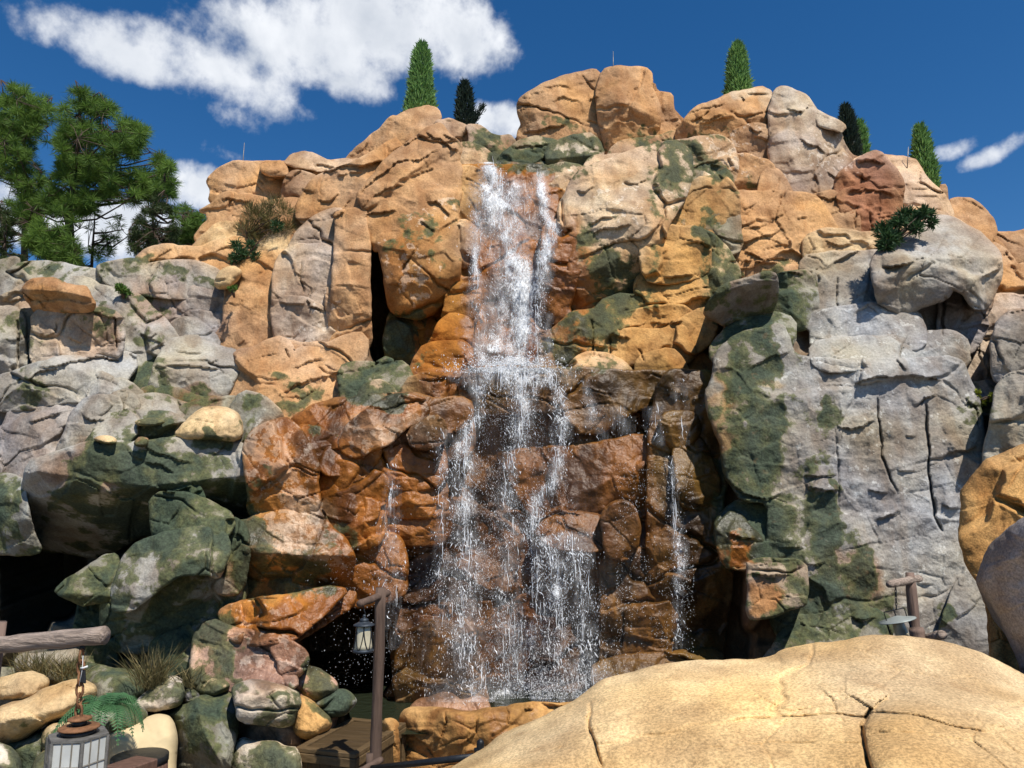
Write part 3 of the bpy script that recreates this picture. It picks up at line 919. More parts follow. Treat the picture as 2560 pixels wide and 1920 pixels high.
R(4, '1300,1015 1370,850 1430,720 1560,692 1700,628 1745,655 1765,722 1950,692 2100,720 2200,730 2200,1010 2100,1030 1900,1060 1700,1110 1500,1060 1380,1040', 13.3, 'tan', gz=.55, r=.25, fac=.25, st=.05, ang=.15)
# crevice back wall, and knob at its foot
R(5, '150,560 240,540 300,545 370,560 390,515 420,520 440,550 490,535 530,610 520,640 560,720 480,750 300,760 170,770', 13.0, 'greyg', gz=.5, moss=.6, r=.25)
R(5, '265,760 280,690 350,645 410,680 440,740', 12.8, 'tanl', gz=.2, r=.2)
# --- left shoulder
R(1, '1262,1115 1275,1085 1330,1030 1440,985 1520,985 1600,990 1650,985 1720,990 1850,960 2010,980 2060,970 2100,970 2210,985 2220,1150 1950,1330 1700,1330 1500,1280 1330,1270 1275,1225 1290,1160', 17.6, 'tan', gz=.3, r=.45, back=4, fac=.35, label='smooth tan shoulder rock at the left skyline')
R(1, '1600,1005 1650,980 1720,985 1742,1020 1738,1055 1690,1062 1630,1045 1603,1032', 17.1, 'tan', gz=.1, r=.2, w=.2)
R(1, '1730,1000 1780,950 1850,926 1910,933 1970,958 2018,990 2060,1025 1950,1035 1850,1022 1790,1020', 17.5, 'tanl', gz=.6, back=3)
R(1, '1990,1020 2040,985 2100,968 2150,980 2120,1040 2060,1050', 17.6, 'tanl', gz=.5, back=3)
R(1, '1758,1190 1780,1080 1800,1058 1840,1065 1905,1110 1930,1150 1890,1240 1840,1275 1780,1250', 16.5, 'tanb', gz=.2)
R(1, '1216,1288 1260,1265 1340,1210 1400,1203 1430,1228 1520,1233 1620,1250 1640,1340 1560,1400 1440,1420 1330,1430 1260,1470 1195,1480 1188,1440 1215,1400 1272,1345 1262,1300', 16.6, 'tan', gz=.3, back=3)
R(1, '1165,1510 1230,1450 1330,1400 1450,1398 1510,1430 1560,1480 1520,1530 1400,1540 1250,1550', 16.0, 'yel', gz=.5)
R(1, '1500,1340 1600,1290 1760,1250 1840,1260 1880,1330 1830,1430 1780,1500 1660,1540 1560,1500', 15.9, 'tan', gz=.35)
R(1, '1830,1300 1900,1200 1960,1120 2010,1060 2080,1030 2196,1000 2210,1180 2080,1330 1960,1370 1850,1460 1790,1440', 15.7, 'tan', gz=.45)
R(1, '795,1610 850,1550 920,1510 1000,1488 1100,1500 1200,1508 1330,1513 1480,1488 1580,1510 1560,1600 1450,1680 1300,1700 1100,1690 950,1680 820,1640', 15.5, 'tan', gz=.5, back=3)
R(1, '1595,1570 1640,1460 1700,1438 1772,1418 1788,1460 1785,1540 1720,1585 1640,1595', 15.2, 'yel', gz=.3)
R(1, '1500,1680 1600,1590 1740,1560 1800,1540 1780,1640 1700,1720 1560,1760', 15.1, 'tan', gz=.5)
R(1, '1790,1530 1850,1440 1900,1390 1960,1350 2060,1308 2085,1330 2045,1400 1998,1540 1900,1550 1795,1550', 14.9, 'greyt', gz=.3)
# --- left grey slopes
R(4, '-60,200 0,130 70,98 125,115 110,190 0,300 -60,300', 16.2, 'greyg', gz=.5, moss=.4, back=3)
R(4, '-60,420 20,240 90,150 200,128 330,133 480,168 600,188 700,218 760,260 600,300 400,290 200,330 150,360 0,430', 15.6, 'grey', gz=.6, back=3, fac=.35, ang=-.2)
R(4, '590,160 700,120 820,113 900,158 1050,148 1170,168 1250,198 1320,230 1320,320 1150,320 980,305 760,285 680,240 600,195', 15.1, 'grey', gz=.6, back=3)
R(4, '735,280 980,288 1150,298 1410,308 1420,420 1400,560 1330,560 1160,480 1100,570 1040,590 980,500 890,430 820,350 755,325', 15.0, 'mauve', gz=.25, gx=.0, r=.2)
R(4, '1045,560 1130,513 1190,530 1245,570 1298,620 1298,680 1200,690 1130,640', 14.1, 'grey', gz=.2)
R(4, '1150,472 1250,478 1395,505 1410,545 1360,620 1325,700 1285,670 1235,580 1150,530', 14.5, 'mauve', gz=.2)
R(4, '430,280 540,288 600,318 700,338 830,368 900,448 965,500 1025,580 1060,640 960,680 880,720 780,740 695,720 695,620 705,520 685,480 590,460 570,400 500,350', 13.9, 'grey', gz=.5, r=.3, fac=.4)
R(4, '-60,450 0,390 120,330 210,295 240,330 250,470 110,480 0,465', 14.2, 'greyt', gz=.4)
R(4, '150,470 240,330 480,250 620,330 620,480 400,480', 14.3, 'grey', gz=.5)
R(4, '-60,460 70,448 107,480 112,600 117,760 97,822 40,835 -60,830', 13.1, 'grey', gz=.05, r=.25, w=.3)
R(4, '108,470 242,458 245,560 230,680 235,790 120,830 114,700 106,560', 13.4, 'greyg', gz=.1, moss=.1)
R(4, '236,462 400,438 560,448 702,478 714,560 704,690 560,728 400,760 248,785 230,720 233,600', 13.0, 'greyt', gz=.08, r=.22, w=.3, fac=.2)
R(4, '-60,900 110,832 250,790 450,742 620,725 795,728 800,765 720,850 600,880 570,945 420,945 300,965 180,995 60,1010 -60,980', 12.7, 'grey', gz=.5, r=.35, fac=.4, ang=-.25)
R(4, '990,760 1045,650 1180,622 1200,655 1330,688 1445,718 1410,810 1380,870 1340,960 1320,1030 1180,1030 1060,1000 930,1000 960,860', 13.2, 'grey', gz=.45, r=.4, fac=.4)
R(4, '690,715 880,695 1020,595 1065,640 1010,770 970,870 950,990 800,930 710,870 770,770', 13.6, 'greyg', gz=.5, moss=.3)
R(4, '565,1000 585,850 622,843 695,898 740,888 805,918 860,985 720,1015 620,1010', 12.5, 'grey', gz=.3, r=.3)
R(4, '40,1190 105,1040 200,1000 330,958 560,955 580,1005 490,1060 400,1080 300,1115 200,1145', 12.5, 'mauve', gz=.6, ang=-.3)
R(4, '-60,1230 60,1155 200,1110 400,1060 510,1048 490,1130 430,1250 380,1310 200,1370 160,1430 165,1480 0,1470 -60,1470', 12.2, 'mauve', gz=.4, ang=-.3)
R(4, '470,1080 540,998 700,985 700,1050 650,1110 610,1200 500,1245 370,1320 430,1200', 11.9, 'grey', gz=.4)
R(4, '685,1035 708,970 760,957 815,985 808,1045 740,1068', 12.0, 'grey', gz=.2, r=.25)
R(4, '795,1045 820,988 1000,982 1060,1018 1140,1038 1200,1065 1100,1105 960,1100 850,1085', 12.1, 'grey', gz=.4)
R(4, '830,1000 900,930 1060,940 1200,1000 1330,1000 1330,1060 1150,1060 1000,1000', 12.7, 'olive', gz=.7, moss=.3)
R(4, '590,1220 650,1100 850,1080 1060,1098 1120,1150 1100,1220 900,1255 740,1255 550,1245', 11.7, 'grey', gz=.7, moss=.35)
R(4, '1440,1045 1500,968 1585,988 1690,1080 1670,1130 1560,1190 1490,1215 1470,1110', 11.8, 'greyg', gz=.3, moss=.2)
R(4, '1100,1060 1250,1010 1480,1000 1500,1100 1480,1200 1200,1200', 12.0, 'greyg', gz=.5, moss=.2)
# big overhang above the left cave
R(4, '140,1500 152,1420 200,1340 300,1308 400,1280 520,1240 700,1233 900,1240 1050,1215 1240,1208 1400,1218 1480,1250 1535,1275 1548,1400 1565,1560 1565,1640 1480,1712 1380,1742 1190,1730 1060,1760 960,1775 850,1805 760,1860 690,1915 560,1935 400,1905 250,1890 205,1820 168,1720 148,1640', 11.0, 'grey', gz=.30, r=.5, w=.6, fac=.35, back=6, moss=.05, cr=.5, chip=.4, folds=((120, 1590, 900, 1500, 1.7), (880, 1500, 1300, 1560, .8), (900, 1420, 1560, 1600, .2)), label='big mossy grey overhang above the dark cave', gmax=2.0)
R(4, '1000,1580 1180,1520 1220,1620 1200,1740 1060,1770 980,1700', 11.1, 'green', gz=.0, moss=.7)
R(7, '-60,-130 60,-130 140,-100 165,60 200,230 262,345 120,355 -60,345', 11.7, 'greyg', gz=.1, moss=.3, back=4, gmax=2.0)
# --- pillars and the leaning rock beside the cave
R(7, '335,572 420,508 560,420 640,368 712,362 725,430 695,525 665,645 560,655 500,660 370,605', 10.7, 'greyg', gz=.4, r=.3, w=.35, moss=.3, folds=((330, 590, 690, 600, 1.0),), gmax=2.0)
R(7, '485,650 670,630 660,760 705,900 730,1080 640,1110 530,1120 505,950 450,830 470,720', 11.1, 'greyg', gz=.2, moss=.5, gmax=2.0)
R(7, '655,770 660,660 690,600 850,560 1000,480 1350,430 1480,560 1400,740 1260,800 1100,860 960,908 820,922 705,895 678,830', 10.7, 'greyg', gz=.15, r=.4, moss=.3, folds=((640, 850, 1250, 760, .7),), fac=.35)
R(7, '680,580 750,380 850,280 1060,213 1240,192 1380,228 1400,340 1360,450 1335,500 1250,472 1100,474 1000,545 880,625 800,705 690,705', 10.0, 'grey', gz=.55, r=.3, w=.35, moss=.2, fac=.3, folds=((700, 700, 1350, 470, .9),), label='leaning grey rock patched with green moss', gmax=2.0)
R(7, '955,1010 950,915 1100,850 1260,775 1260,900 1230,1130 1100,1140 1000,1100', 10.4, 'greyg', gz=.3, moss=.7)
R(7, '950,10 1210,40 1400,150 1330,270 1100,270 970,240', 10.35, 'greyg', gz=.2, moss=.4, r=.3)
R(7, '1300,200 1450,170 1480,330 1450,560 1340,560 1320,400', 10.6, 'greyg', gz=.1, moss=.3, r=.3)
# rust rocks and the arch over the small grotto
R(4, '1525,1280 1570,1190 1640,1150 1730,1128 1800,1178 1860,1270 1910,1380 1890,1500 1910,1590 1890,1680 1760,1740 1600,1690 1555,1640 1562,1560 1540,1400', 11.0, 'rust', gz=.2, r=.4, w=.5, wet=.5, lich=.36, fac=.4)
R(5, '-160,880 0,792 200,757 430,735 480,757 310,835 210,905 90,1000 0,970 -110,930', 11.9, 'rust', gz=.5, wet=.5, r=.3)
R(4, '1840,1165 1950,1190 2030,1230 2010,1340 1965,1400 1895,1385 1850,1280', 11.6, 'rust', gz=.2, wet=.5)
R(5, '155,995 188,920 300,828 450,738 560,732 625,770 605,815 480,885 420,955 340,990 220,1040 170,1020', 11.5, 'rust', gz=.3, wet=.5, lich=.34, r=.25, label='pale streaked slab among the rust-coloured rocks')
R(5, '455,735 560,728 700,768 890,758 885,860 730,890 650,910 560,930 475,895 600,815 625,770', 11.9, 'brown', gz=.3, wet=.6)
R(5, '640,905 690,868 725,890 728,965 650,990 585,990 575,940', 11.4, 'orng', gz=.3, wet=.5, lich=.3)
R(5, '335,1005 450,958 560,938 700,968 725,1060 738,1210 600,1238 460,1238 388,1218 275,1188 298,1080', 11.7, 'rust', gz=.15, wet=.7, r=.25)
R(5, '35,1158 58,1080 88,1018 160,998 220,1040 226,1110 236,1166 150,1150', 11.5, 'rust', gz=.15, wet=.4, r=.22)
R(5, '210,1042 335,1008 316,1080 274,1178 224,1168', 11.5, 'rust', gz=.15, wet=.5, r=.2)
R(5, '45,1296 36,1156 140,1146 254,1190 184,1246 100,1276', 11.5, 'rust', gz=.15, wet=.4, r=.2)
R(5, '46,1304 180,1244 272,1188 376,1220 366,1326 322,1376 180,1346 58,1336', 11.4, 'rust', gz=.15, wet=.4, r=.22)
R(5, '36,1362 180,1350 326,1376 316,1426 200,1436 58,1406', 11.3, 'orng', gz=.3, wet=.4, r=.18)
R(5, '66,1442 200,1430 346,1408 366,1500 326,1586 190,1600 116,1524', 11.3, 'rust', gz=.3, wet=.4, moss=.35, st=.08, ang=.5)
R(5, '390,1232 590,1232 730,1245 750,1400 570,1416 436,1406 362,1346', 11.7, 'rust', gz=.1, wet=.7, r=.2)
R(5, '445,1408 570,1410 750,1415 755,1570 560,1580 465,1566 436,1480', 11.8, 'brown', gz=.05, wet=.7, r=.2)
R(8, '130,610 185,380 198,288 330,246 455,280 490,400 490,570 400,615 250,640', 11.4, 'rust', gz=.1, wet=.5, r=.3)
R(8, '455,280 750,230 790,600 730,780 580,880 510,970 495,1130 470,900 440,600', 12.4, 'brown', gz=.05, wet=.7, moss=.1)
R(7, '1180,180 1380,185 1560,125 1750,62 1890,20 1965,80 2008,180 2108,260 2160,370 2135,560 2100,640 1900,640 1650,660 1450,700 1330,640 1300,520 1270,440 1340,340', 10.8, 'rust', gz=.2, r=.4, w=.5, wet=.4, lich=.32, back=1.6, folds=((1240, 330, 2170, 370, 1.4),), fac=.35, label='arched rust-coloured rock spanning a dark grotto', gmax=2.0)
R(7, '1330,700 1500,640 1650,618 1800,598 1950,556 2130,566 2015,684 1945,744 1872,814 1722,908 1640,895 1540,905 1420,885 1350,800', 10.2, 'rust', gz=.55, r=.3, wet=.4, lich=.2, gmax=2.0)
R(7, '1270,560 1700,540 2130,530 2120,640 1940,760 1720,890 1400,870 1270,780', 11.1, 'rust', gz=.1, r=.2, wet=.3)
R(7, '1205,1110 1215,860 1290,785 1430,855 1540,872 1640,865 1705,905 1758,1050 1780,1150 1600,1150 1420,1160 1270,1150', 9.9, 'pink', gz=.35, r=.4, lich=.2, moss=.12, wet=.2)
R(7, '1685,898 1760,918 1834,978 1846,1012 1802,1068 1748,1090 1735,1000', 9.8, 'pink', gz=.2, moss=.2)
R(8, '490,1150 497,1000 555,868 690,786 800,816 885,900 960,1050 980,1300 510,1300', 11.5, 'olive', gz=.15, wet=.4, r=.4, fac=.4)
# --- wall behind the upper fall
R(2, '835,865 1020,850 1200,860 1400,850 1475,1000 1500,1170 1430,1260 1410,1659 1420,2100 1100,2110 800,2110 840,1900 860,1700 830,1500 845,1300 835,1100', 14.6, 'rust', gz=.22, r=.2, wet=.3, st=.05, label='wet rust-coloured rock wall behind the upper fall')
R(2, '850,865 960,870 975,1000 930,1120 880,1200 835,1180 845,1050', 14.7, 'orng', gz=.2, r=.15)
R(2, '1380,865 1480,845 1580,850 1610,890 1560,960 1500,1080 1480,1170 1400,1130 1350,1000', 15.2, 'tanl', gz=.35, lich=.25)
R(2, '825,1210 870,1178 925,1230 938,1310 890,1400 845,1385', 14.2, 'tanl', gz=.2, r=.25)
R(2, '830,1400 880,1390 920,1480 900,1600 830,1600', 14.2, 'orng', gz=.2, r=.2)
R(5, '785,245 825,55 945,55 910,250', 14.0, 'olive', gz=.1, r=.15, moss=.1)
R(5, '690,428 785,245 890,255 885,410 800,428', 13.8, 'rust', gz=.2, r=.2)
R(5, '580,612 595,520 655,425 885,410 905,600 760,615', 13.3, 'rust', gz=.15, r=.2)
R(5, '500,740 585,615 900,605 910,760 700,780 560,750', 12.6, 'orng', gz=.1, r=.2, wet=.2)
# --- ledge and lower wall of the fall
R(5, '895,592 1060,565 1250,572 1400,580 1560,574 1720,596 2060,594 2140,602 2140,690 2095,735 1950,742 1850,795 1770,825 1720,890 1560,890 1500,770 1300,760 1000,780 890,760', 12.4, 'olive', gz=.05, r=.25, w=.25, wet=.5, fac=.2, chip=.4, label='wet ledge that the waterfall spills over')
R(5, '700,740 2160,690 2180,1100 2180,1800 2190,2330 1500,2400 600,2560 640,2000 720,1300', 12.6, 'brown', gz=.03, r=.15, wet=.5, back=2, fac=.3, step=3.4)
R(5, '700,880 880,840 900,960 880,1060 740,1060', 12.2, 'rust', gz=.2, wet=.6, r=.2)
R(5, '1165,1085 1400,1060 1680,1040 1960,983 2085,1000 2135,1060 2160,1200 2200,1420 1900,1430 1650,1420 1350,1450 1240,1300 1170,1160', 12.15, 'rust', gz=.25, wet=.6, r=.25, fac=.3)
R(8, '1340,225 1400,178 1560,138 1700,158 1770,250 1690,300 1480,285', 11.8, 'rust', gz=.6, wet=.6)
R(8, '1756,150 1790,78 1830,56 1885,88 1910,170 1895,305 1842,358 1786,346 1766,250', 11.6, 'olive', gz=.05, wet=.8, r=.3, w=.3)
R(8, '1890,185 2050,168 2200,188 2400,210 2420,340 2200,350 2050,370 1915,360', 12.0, 'rust', gz=.3, wet=.5, r=.25)
R(8, '760,500 960,400 1340,240 1480,290 1740,300 1780,400 1790,1060 1600,1120 1350,1280 1160,1290 960,1300 800,1000 700,790', 12.3, 'brown', gz=.06, wet=.6, r=.3, fac=.35)
R(8, '1750,375 1900,352 2200,365 2440,390 2450,620 2440,800 2400,1000 2196,1030 1900,1040 1740,1050 1760,800', 12.0, 'olive', gz=.08, wet=.5, r=.3, fac=.3)
R(8, '1700,1050 1900,1010 2196,990 2420,970 2420,1060 1900,1120 1690,1120', 11.7, 'olive', gz=.7, wet=.6)
R(8, '600,1290 780,1240 850,1300 980,1260 1010,1340 600,1360', 11.0, 'pink', gz=.5, wet=.6)
# right of the fall, above the ledge
R(2, '1395,1225 1440,1190 1555,1168 1570,1300 1555,1430 1510,1560 1470,1680 1500,1780 1400,1920 1385,1620', 14.2, 'rust', gz=.05, gx=-.1, wet=.6, moss=.05)
R(2, '1590,895 1700,842 1850,790 2000,740 2150,705 2230,760 2225,880 2185,1000 2135,1080 2075,1180 2050,1280 2010,1350 1950,1470 1860,1570 1700,1640 1560,1700 1500,1640 1550,1450 1565,1300 1555,1160 1490,1175 1495,1085 1550,980', 14.15, 'tanl', gz=.35, r=.6, w=.7, fac=.5, back=2.2, folds=((1450, 1560, 2100, 1250, .8),), label='broad yellowish rock leaning out right of the waterfall')
R(5, '1500,280 1520,60 1700,20 1830,-40 1900,40 1800,140 1700,210 1560,250', 14.3, 'greyg', gz=-.1, moss=.3)
R(5, '1380,590 1375,400 1480,300 1560,238 1680,222 1740,158 1820,128 1915,138 1905,200 2000,212 1785,262 1778,340 1770,490 1660,490 1570,530 1500,590', 13.4, 'orng', gz=.2, moss=.3, r=.3)
R(5, '1762,350 1900,348 2060,343 2240,320 2250,460 2100,478 1985,505 1965,560 1840,580 1750,490', 13.3, 'orng', gz=.15, r=.22, st=.02)
R(5, '1545,590 1585,500 1650,483 1750,488 1835,540 1900,592', 12.9, 'tanl', gz=.5, r=.25)
R(5, '1960,600 1975,500 2130,458 2185,520 2215,600', 12.9, 'orng', gz=.2)
R(5, '1770,262 2000,208 2196,188 2250,230 2230,320 2060,345 1920,350 1820,335', 13.6, 'orng', gz=.2)
# --- upper right
R(3, '-10,720 40,705 200,688 330,672 388,712 414,790 395,880 330,880 120,870 40,800', 15.8, 'tanl', gz=.3, moss=.1, r=.4, lich=.3)
R(3, '100,860 330,855 395,905 340,940 200,980 110,1010 40,1100 -10,1060 60,940', 15.6, 'greyg', gz=.2, moss=.4)
R(3, '75,610 150,500 220,440 300,420 380,390 460,355 590,333 642,358 662,400 655,500 645,620 632,820 480,830 410,790 370,700 330,680 200,700 80,720', 17.6, 'tan', gz=.25, r=.5, w=.7, fac=.5, back=3, label='domed tan rock below the right-hand cypress', gmax=2.0)
R(3, '440,640 540,600 640,620 640,830 540,830 450,800', 17.1, 'tanb', gz=.1, lich=.2)
R(3, '678,352 740,328 780,343 872,388 905,440 935,480 965,560 1050,590 1085,630 1085,700 1115,740 1145,780 1110,860 1090,930 1065,1020 950,1010 850,1000 740,950 688,895 652,830 646,600 642,480', 16.6, 'greyt', gz=.25, r=.55, w=.6, fac=.5, back=3, gx=.05, label='upright grey-tan rock column at the right skyline', gmax=2.0)
R(3, '920,468 960,488 1060,538 1106,576 1075,615 1000,580 955,560 932,512', 16.6, 'pale', gz=.5, r=.2, w=.2, back=2)
R(3, '378,885 428,800 500,783 562,818 625,828 640,870 628,1010 500,1020 420,1010 395,945', 15.9, 'tan', gz=.25, r=.4, lich=.25, folds=((380, 905, 530, 925, .7),))
R(3, '605,1020 640,858 692,898 735,970 725,1025', 15.8, 'tan', gz=.3)
R(3, '415,1080 436,1018 560,1016 780,1016 892,1028 955,1100 1015,1200 1035,1245 905,1255 895,1395 868,1450 855,1500 700,1520 560,1510 430,1500 378,1410 345,1335 436,1310 418,1200', 14.8, 'tan', gz=.42, r=.35, fac=.4, st=.08, ang=-.1, label='wrinkled orange-tan slope between the grey cliff and the summit')
R(3, '265,1222 318,1160 418,1128 424,1200 444,1305 370,1328 305,1275', 14.5, 'greyg', gz=.2, moss=.2)
R(3, '45,1135 100,1040 180,970 240,923 352,918 394,960 424,1040 418,1135 320,1165 270,1225 200,1238 60,1228 -20,1245', 14.6, 'orng', gz=.3, r=.45, moss=.12)
R(3, '-120,1250 0,1230 60,1225 200,1232 245,1290 238,1450 100,1486 0,1495 -90,1480', 13.9, 'orng', gz=.25, r=.35, st=.06)
R(3, '236,1238 300,1288 352,1350 426,1470 390,1550 310,1640 255,1740 210,1690 212,1550 232,1400', 14.1, 'yel', gz=.2, r=.3, moss=.3)
R(3, '-130,1490 0,1500 100,1500 215,1480 222,1560 246,1660 240,1740 150,1800 0,1870 -140,1800', 13.9, 'orng', gz=.15, r=.3)
R(6, '-140,640 0,555 120,468 240,402 270,420 285,485 235,565 125,645 68,650 90,790 0,795 -140,780', 13.4, 'orng', gz=.2, r=.25)
R(6, '75,795 60,650 120,645 240,558 335,615 345,670 318,800', 13.6, 'brown', gz=.1, wet=.4)
R(3, '890,1035 1060,1008 1095,1060 1135,1100 1160,1190 1140,1260 1030,1260 995,1190 935,1095', 15.2, 'tanb', gz=.3, st=.06)
R(3, '1140,805 1200,770 1250,740 1290,720 1332,740 1372,790 1404,850 1418,920 1414,1025 1360,990 1280,960 1100,1000 1086,930 1106,860', 15.5, 'red', gz=.2, r=.4, label='upright red-brown rock on the right slope')
R(3, '1088,1005 1280,952 1370,982 1414,1020 1410,1125 1384,1195 1300,1270 1180,1262 1145,1185 1122,1090', 15.3, 'red', gz=.12, r=.35)
R(3, '1130,790 1200,755 1270,750 1380,753 1520,773 1562,818 1604,890 1664,950 1735,1020 1765,1100 1740,1160 1600,1150 1440,1140 1390,1060 1400,900 1360,790', 16.8, 'tanl', gz=.5, r=.4, back=3, st=.05)
R(3, '1440,1120 1600,1110 1740,1130 1860,1200 1900,1280 1700,1260 1500,1240', 15.8, 'tanl', gz=.5, st=.05)
R(3, '1735,1025 1800,1006 1870,1013 1935,1050 1994,1120 2035,1210 2020,1250 2090,1400 2135,1470 2000,1500 1970,1310 1860,1220 1750,1140', 16.8, 'tan', gz=.4, back=3, st=.05)
R(3, '2005,1228 2100,1223 2230,1200 2300,1200 2300,1480 2130,1470 2050,1340', 17.5, 'tanb', gz=.4, back=3, st=.06)
R(3, '1684,936 1722,934 1730,1040 1690,1040', 17.5, 'tanb', gz=0, r=.08, w=.08, sm=1, jag=1, back=.6)
R(3, '892,1280 960,1243 1080,1243 1200,1263 1310,1278 1300,1340 1240,1390 1090,1400 905,1405 888,1330', 14.4, 'yel', gz=.35, r=.35)
R(3, '2000,1290 2090,1400 2140,1470 2200,1450 2200,1500 2040,1530 1990,1420', 15.6, 'tan', gz=.4)
R(6, '1985,190 2100,143 2240,150 2240,340 2060,330 1960,300', 14.6, 'tan', gz=.5, st=.08)
# --- right grey cliff
R(6, '790,200 862,170 872,110 900,83 1060,68 1220,63 1320,55 1345,150 1350,260 1370,350 1300,385 1100,420 1000,440 885,445 875,310', 12.8, 'grey', gz=.12, r=.25, moss=.05)
R(6, '1302,90 1350,25 1480,-28 1560,-70 1600,-120 1640,-160 1750,-178 1850,-130 1940,-80 1992,-8 2020,75 2015,170 1980,260 1950,330 1900,330 1850,240 1745,205 1700,275 1560,318 1460,365 1400,345 1335,295 1312,180', 12.0, 'grey', gz=.06, r=.5, w=.6, fac=.35, back=2.5, folds=((2040, 70, 1290, 50, 1.3), (1720, 230, 1990, 200, .2)), label='big round grey boulder topping the right cliff')
R(6, '1710,290 1755,215 1950,240 1965,330 1890,430 1940,450 1890,570 1822,632 1712,560', 12.9, 'mauve', gz=.1)
R(6, '1365,360 1480,350 1700,262 1730,300 1715,550 1560,575 1535,440 1450,390', 12.9, 'greyd', gz=.1)
R(6, '890,435 1100,402 1290,368 1440,372 1524,418 1555,500 1562,575 1350,580 1100,595 940,605 930,500', 12.2, 'greyc', gz=.35, r=.25, lich=.2)
R(6, '930,612 1040,592 1300,580 1560,560 1750,543 1814,588 1822,695 1720,700 1460,710 1300,690 1100,710 950,700', 11.8, 'grey', gz=.4, r=.25, lich=.2)
R(6, '300,795 318,640 425,540 560,498 725,465 770,600 790,650 940,680 1100,688 1300,676 1460,688 1720,664 1822,688 1855,800 1888,860 1936,1000 1956,1200 1956,1315 1905,1385 1850,1450 1840,1660 1850,1820 1960,2050 2090,2350 1880,2480 1200,2480 760,2500 640,2260 600,2000 640,1760 640,1560 480,1530 400,1440 366,1350 346,1200 266,1000 258,880', 11.2, 'greyc', gz=.10, gx=.03, r=.45, w=.6, fac=.3, back=3, moss=.0, lich=.15, cr=.5, st=.02, chip=.3, label='tall weathered grey cliff face with long vertical cracks', gmax=2.0)
R(6, '0,790 300,792 270,880 275,1000 310,1100 355,1200 366,1350 316,1510 340,1800 380,2020 330,2330 200,2330 -60,2330 -60,1200', 11.9, 'olive', gz=.05, wet=.5, r=.3)
R(6, '10,1040 165,1033 186,1100 134,1178 56,1178', 11.9, 'olive', gz=.1, wet=.6, r=.2, w=.2)
R(6, '95,1210 180,1158 256,1300 306,1450 286,1570 125,1560', 11.8, 'olive', gz=.1, wet=.6, r=.3)
R(9, '340,190 430,75 560,48 800,55 1010,200 1110,350 900,440 820,410 560,410 480,400 400,390', 11.3, 'greyg', gz=.4, moss=.5, r=.3, chip=.3, fac=.2)
R(9, '355,200 430,130 480,200 560,270 580,390 500,400 390,395', 11.2, 'rust', gz=.3, r=.2, wet=.3)
R(9, '505,412 560,388 700,386 820,398 866,430 872,580 856,668 760,698 640,738 530,756 510,705 520,560', 10.25, 'greyt', gz=.1, r=.3, w=.3, st=.03, moss=.2, back=1.4, chip=.15, fac=.15, folds=((500, 430, 870, 430, -.1),), label='square stained rock jutting from the cliff foot', gmax=2.0)
R(9, '640,1000 690,960 740,850 800,790 1000,740 1280,715 1350,780 1345,870 1000,950 800,1010', 10.9, 'greyg', gz=.5, moss=.5, chip=.35)
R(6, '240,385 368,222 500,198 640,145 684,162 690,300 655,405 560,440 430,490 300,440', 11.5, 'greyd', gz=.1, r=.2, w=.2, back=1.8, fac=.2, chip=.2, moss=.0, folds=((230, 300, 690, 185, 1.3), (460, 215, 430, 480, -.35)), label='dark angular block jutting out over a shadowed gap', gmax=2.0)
R(6, '685,215 760,188 870,175 900,300 900,445 740,480 680,420', 12.5, 'greyg', gz=.2, moss=.4)
R(6, '300,640 420,500 640,430 760,460 760,560 600,660 400,740', 11.9, 'greyg', gz=.6, moss=.4)
R(6, '2040,740 2040,560 2075,470 2130,415 2260,430 2260,780 2130,800 2050,790', 11.6, 'greyd', gz=.1, r=.3)
R(6, '1990,1260 2015,1150 2045,1000 2060,880 2100,820 2260,770 2280,1210 2080,1300 1990,1310', 10.9, 'grey', gz=.1, r=.5, w=.6)
R(6, '1820,630 1900,560 1955,340 2100,325 2240,340 2240,440 2100,460 2045,570 2005,670 2070,770 2000,880 1900,880 1850,790', 13.3, 'greyt', gz=.15)
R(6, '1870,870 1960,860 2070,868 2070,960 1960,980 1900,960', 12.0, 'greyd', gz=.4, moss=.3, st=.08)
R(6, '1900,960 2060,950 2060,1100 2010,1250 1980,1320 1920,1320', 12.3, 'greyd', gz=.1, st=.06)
R(9, '1820,520 1900,560 2060,800 2130,950 1900,960 1700,900', 11.0, 'greyd', gz=.2)

# the mountain runs on past both edges of the view
for s_, D_, c_ in [('2540,560 2760,600 2900,760 2960,1000 2900,1200 2540,1180', 16.5, 'tan'), ('2540,780 2800,820 2900,1100 2860,1400 2540,1330', 13.2, 'greyc'), ('2540,1080 2760,1120 2820,1500 2780,1980 2540,1980', 11.6, 'greyc'),
                   ('2840,900 3060,1050 3160,1500 3100,2050 2760,2050 2740,1300', 14.0, 'greyt'), ('-20,640 -260,640 -420,800 -460,1100 -20,1080', 15.0, 'grey'), ('-20,960 -300,980 -460,1300 -480,1980 -20,1980', 12.6, 'greyg'), ('-300,760 -620,900 -740,1400 -700,2050 -380,2050', 14.5, 'grey')]:
    R(0, s_, D_, c_, gz=.3, step=7.0, dm=False, back=2.5)
QC = np.array([Z(k, s).mean(0) for k, s, D, col, kw in QUEUE]); QT = np.array([PAL[col] for k, s, D, col, kw in QUEUE])
for qi, (k, s, D, col, kw) in enumerate(QUEUE):
    near_ = np.argsort(((QC - QC[qi]) ** 2).sum(1))[1:9]
    rock(k, s, D, col, blend=(QC[near_], QT[near_]), **kw)

# mountain core: fills the joints behind the visible blocks
anc = np.array([[c[0], c[1], D] for c, D, o in ROCKS_DONE])
CAVES = [(60, 1480, 70, 120, 17.0), (150, 1450, 60, 90, 17.0), (880, 1600, 110, 130, 15.5), (945, 720, 26, 170, 17.5)]


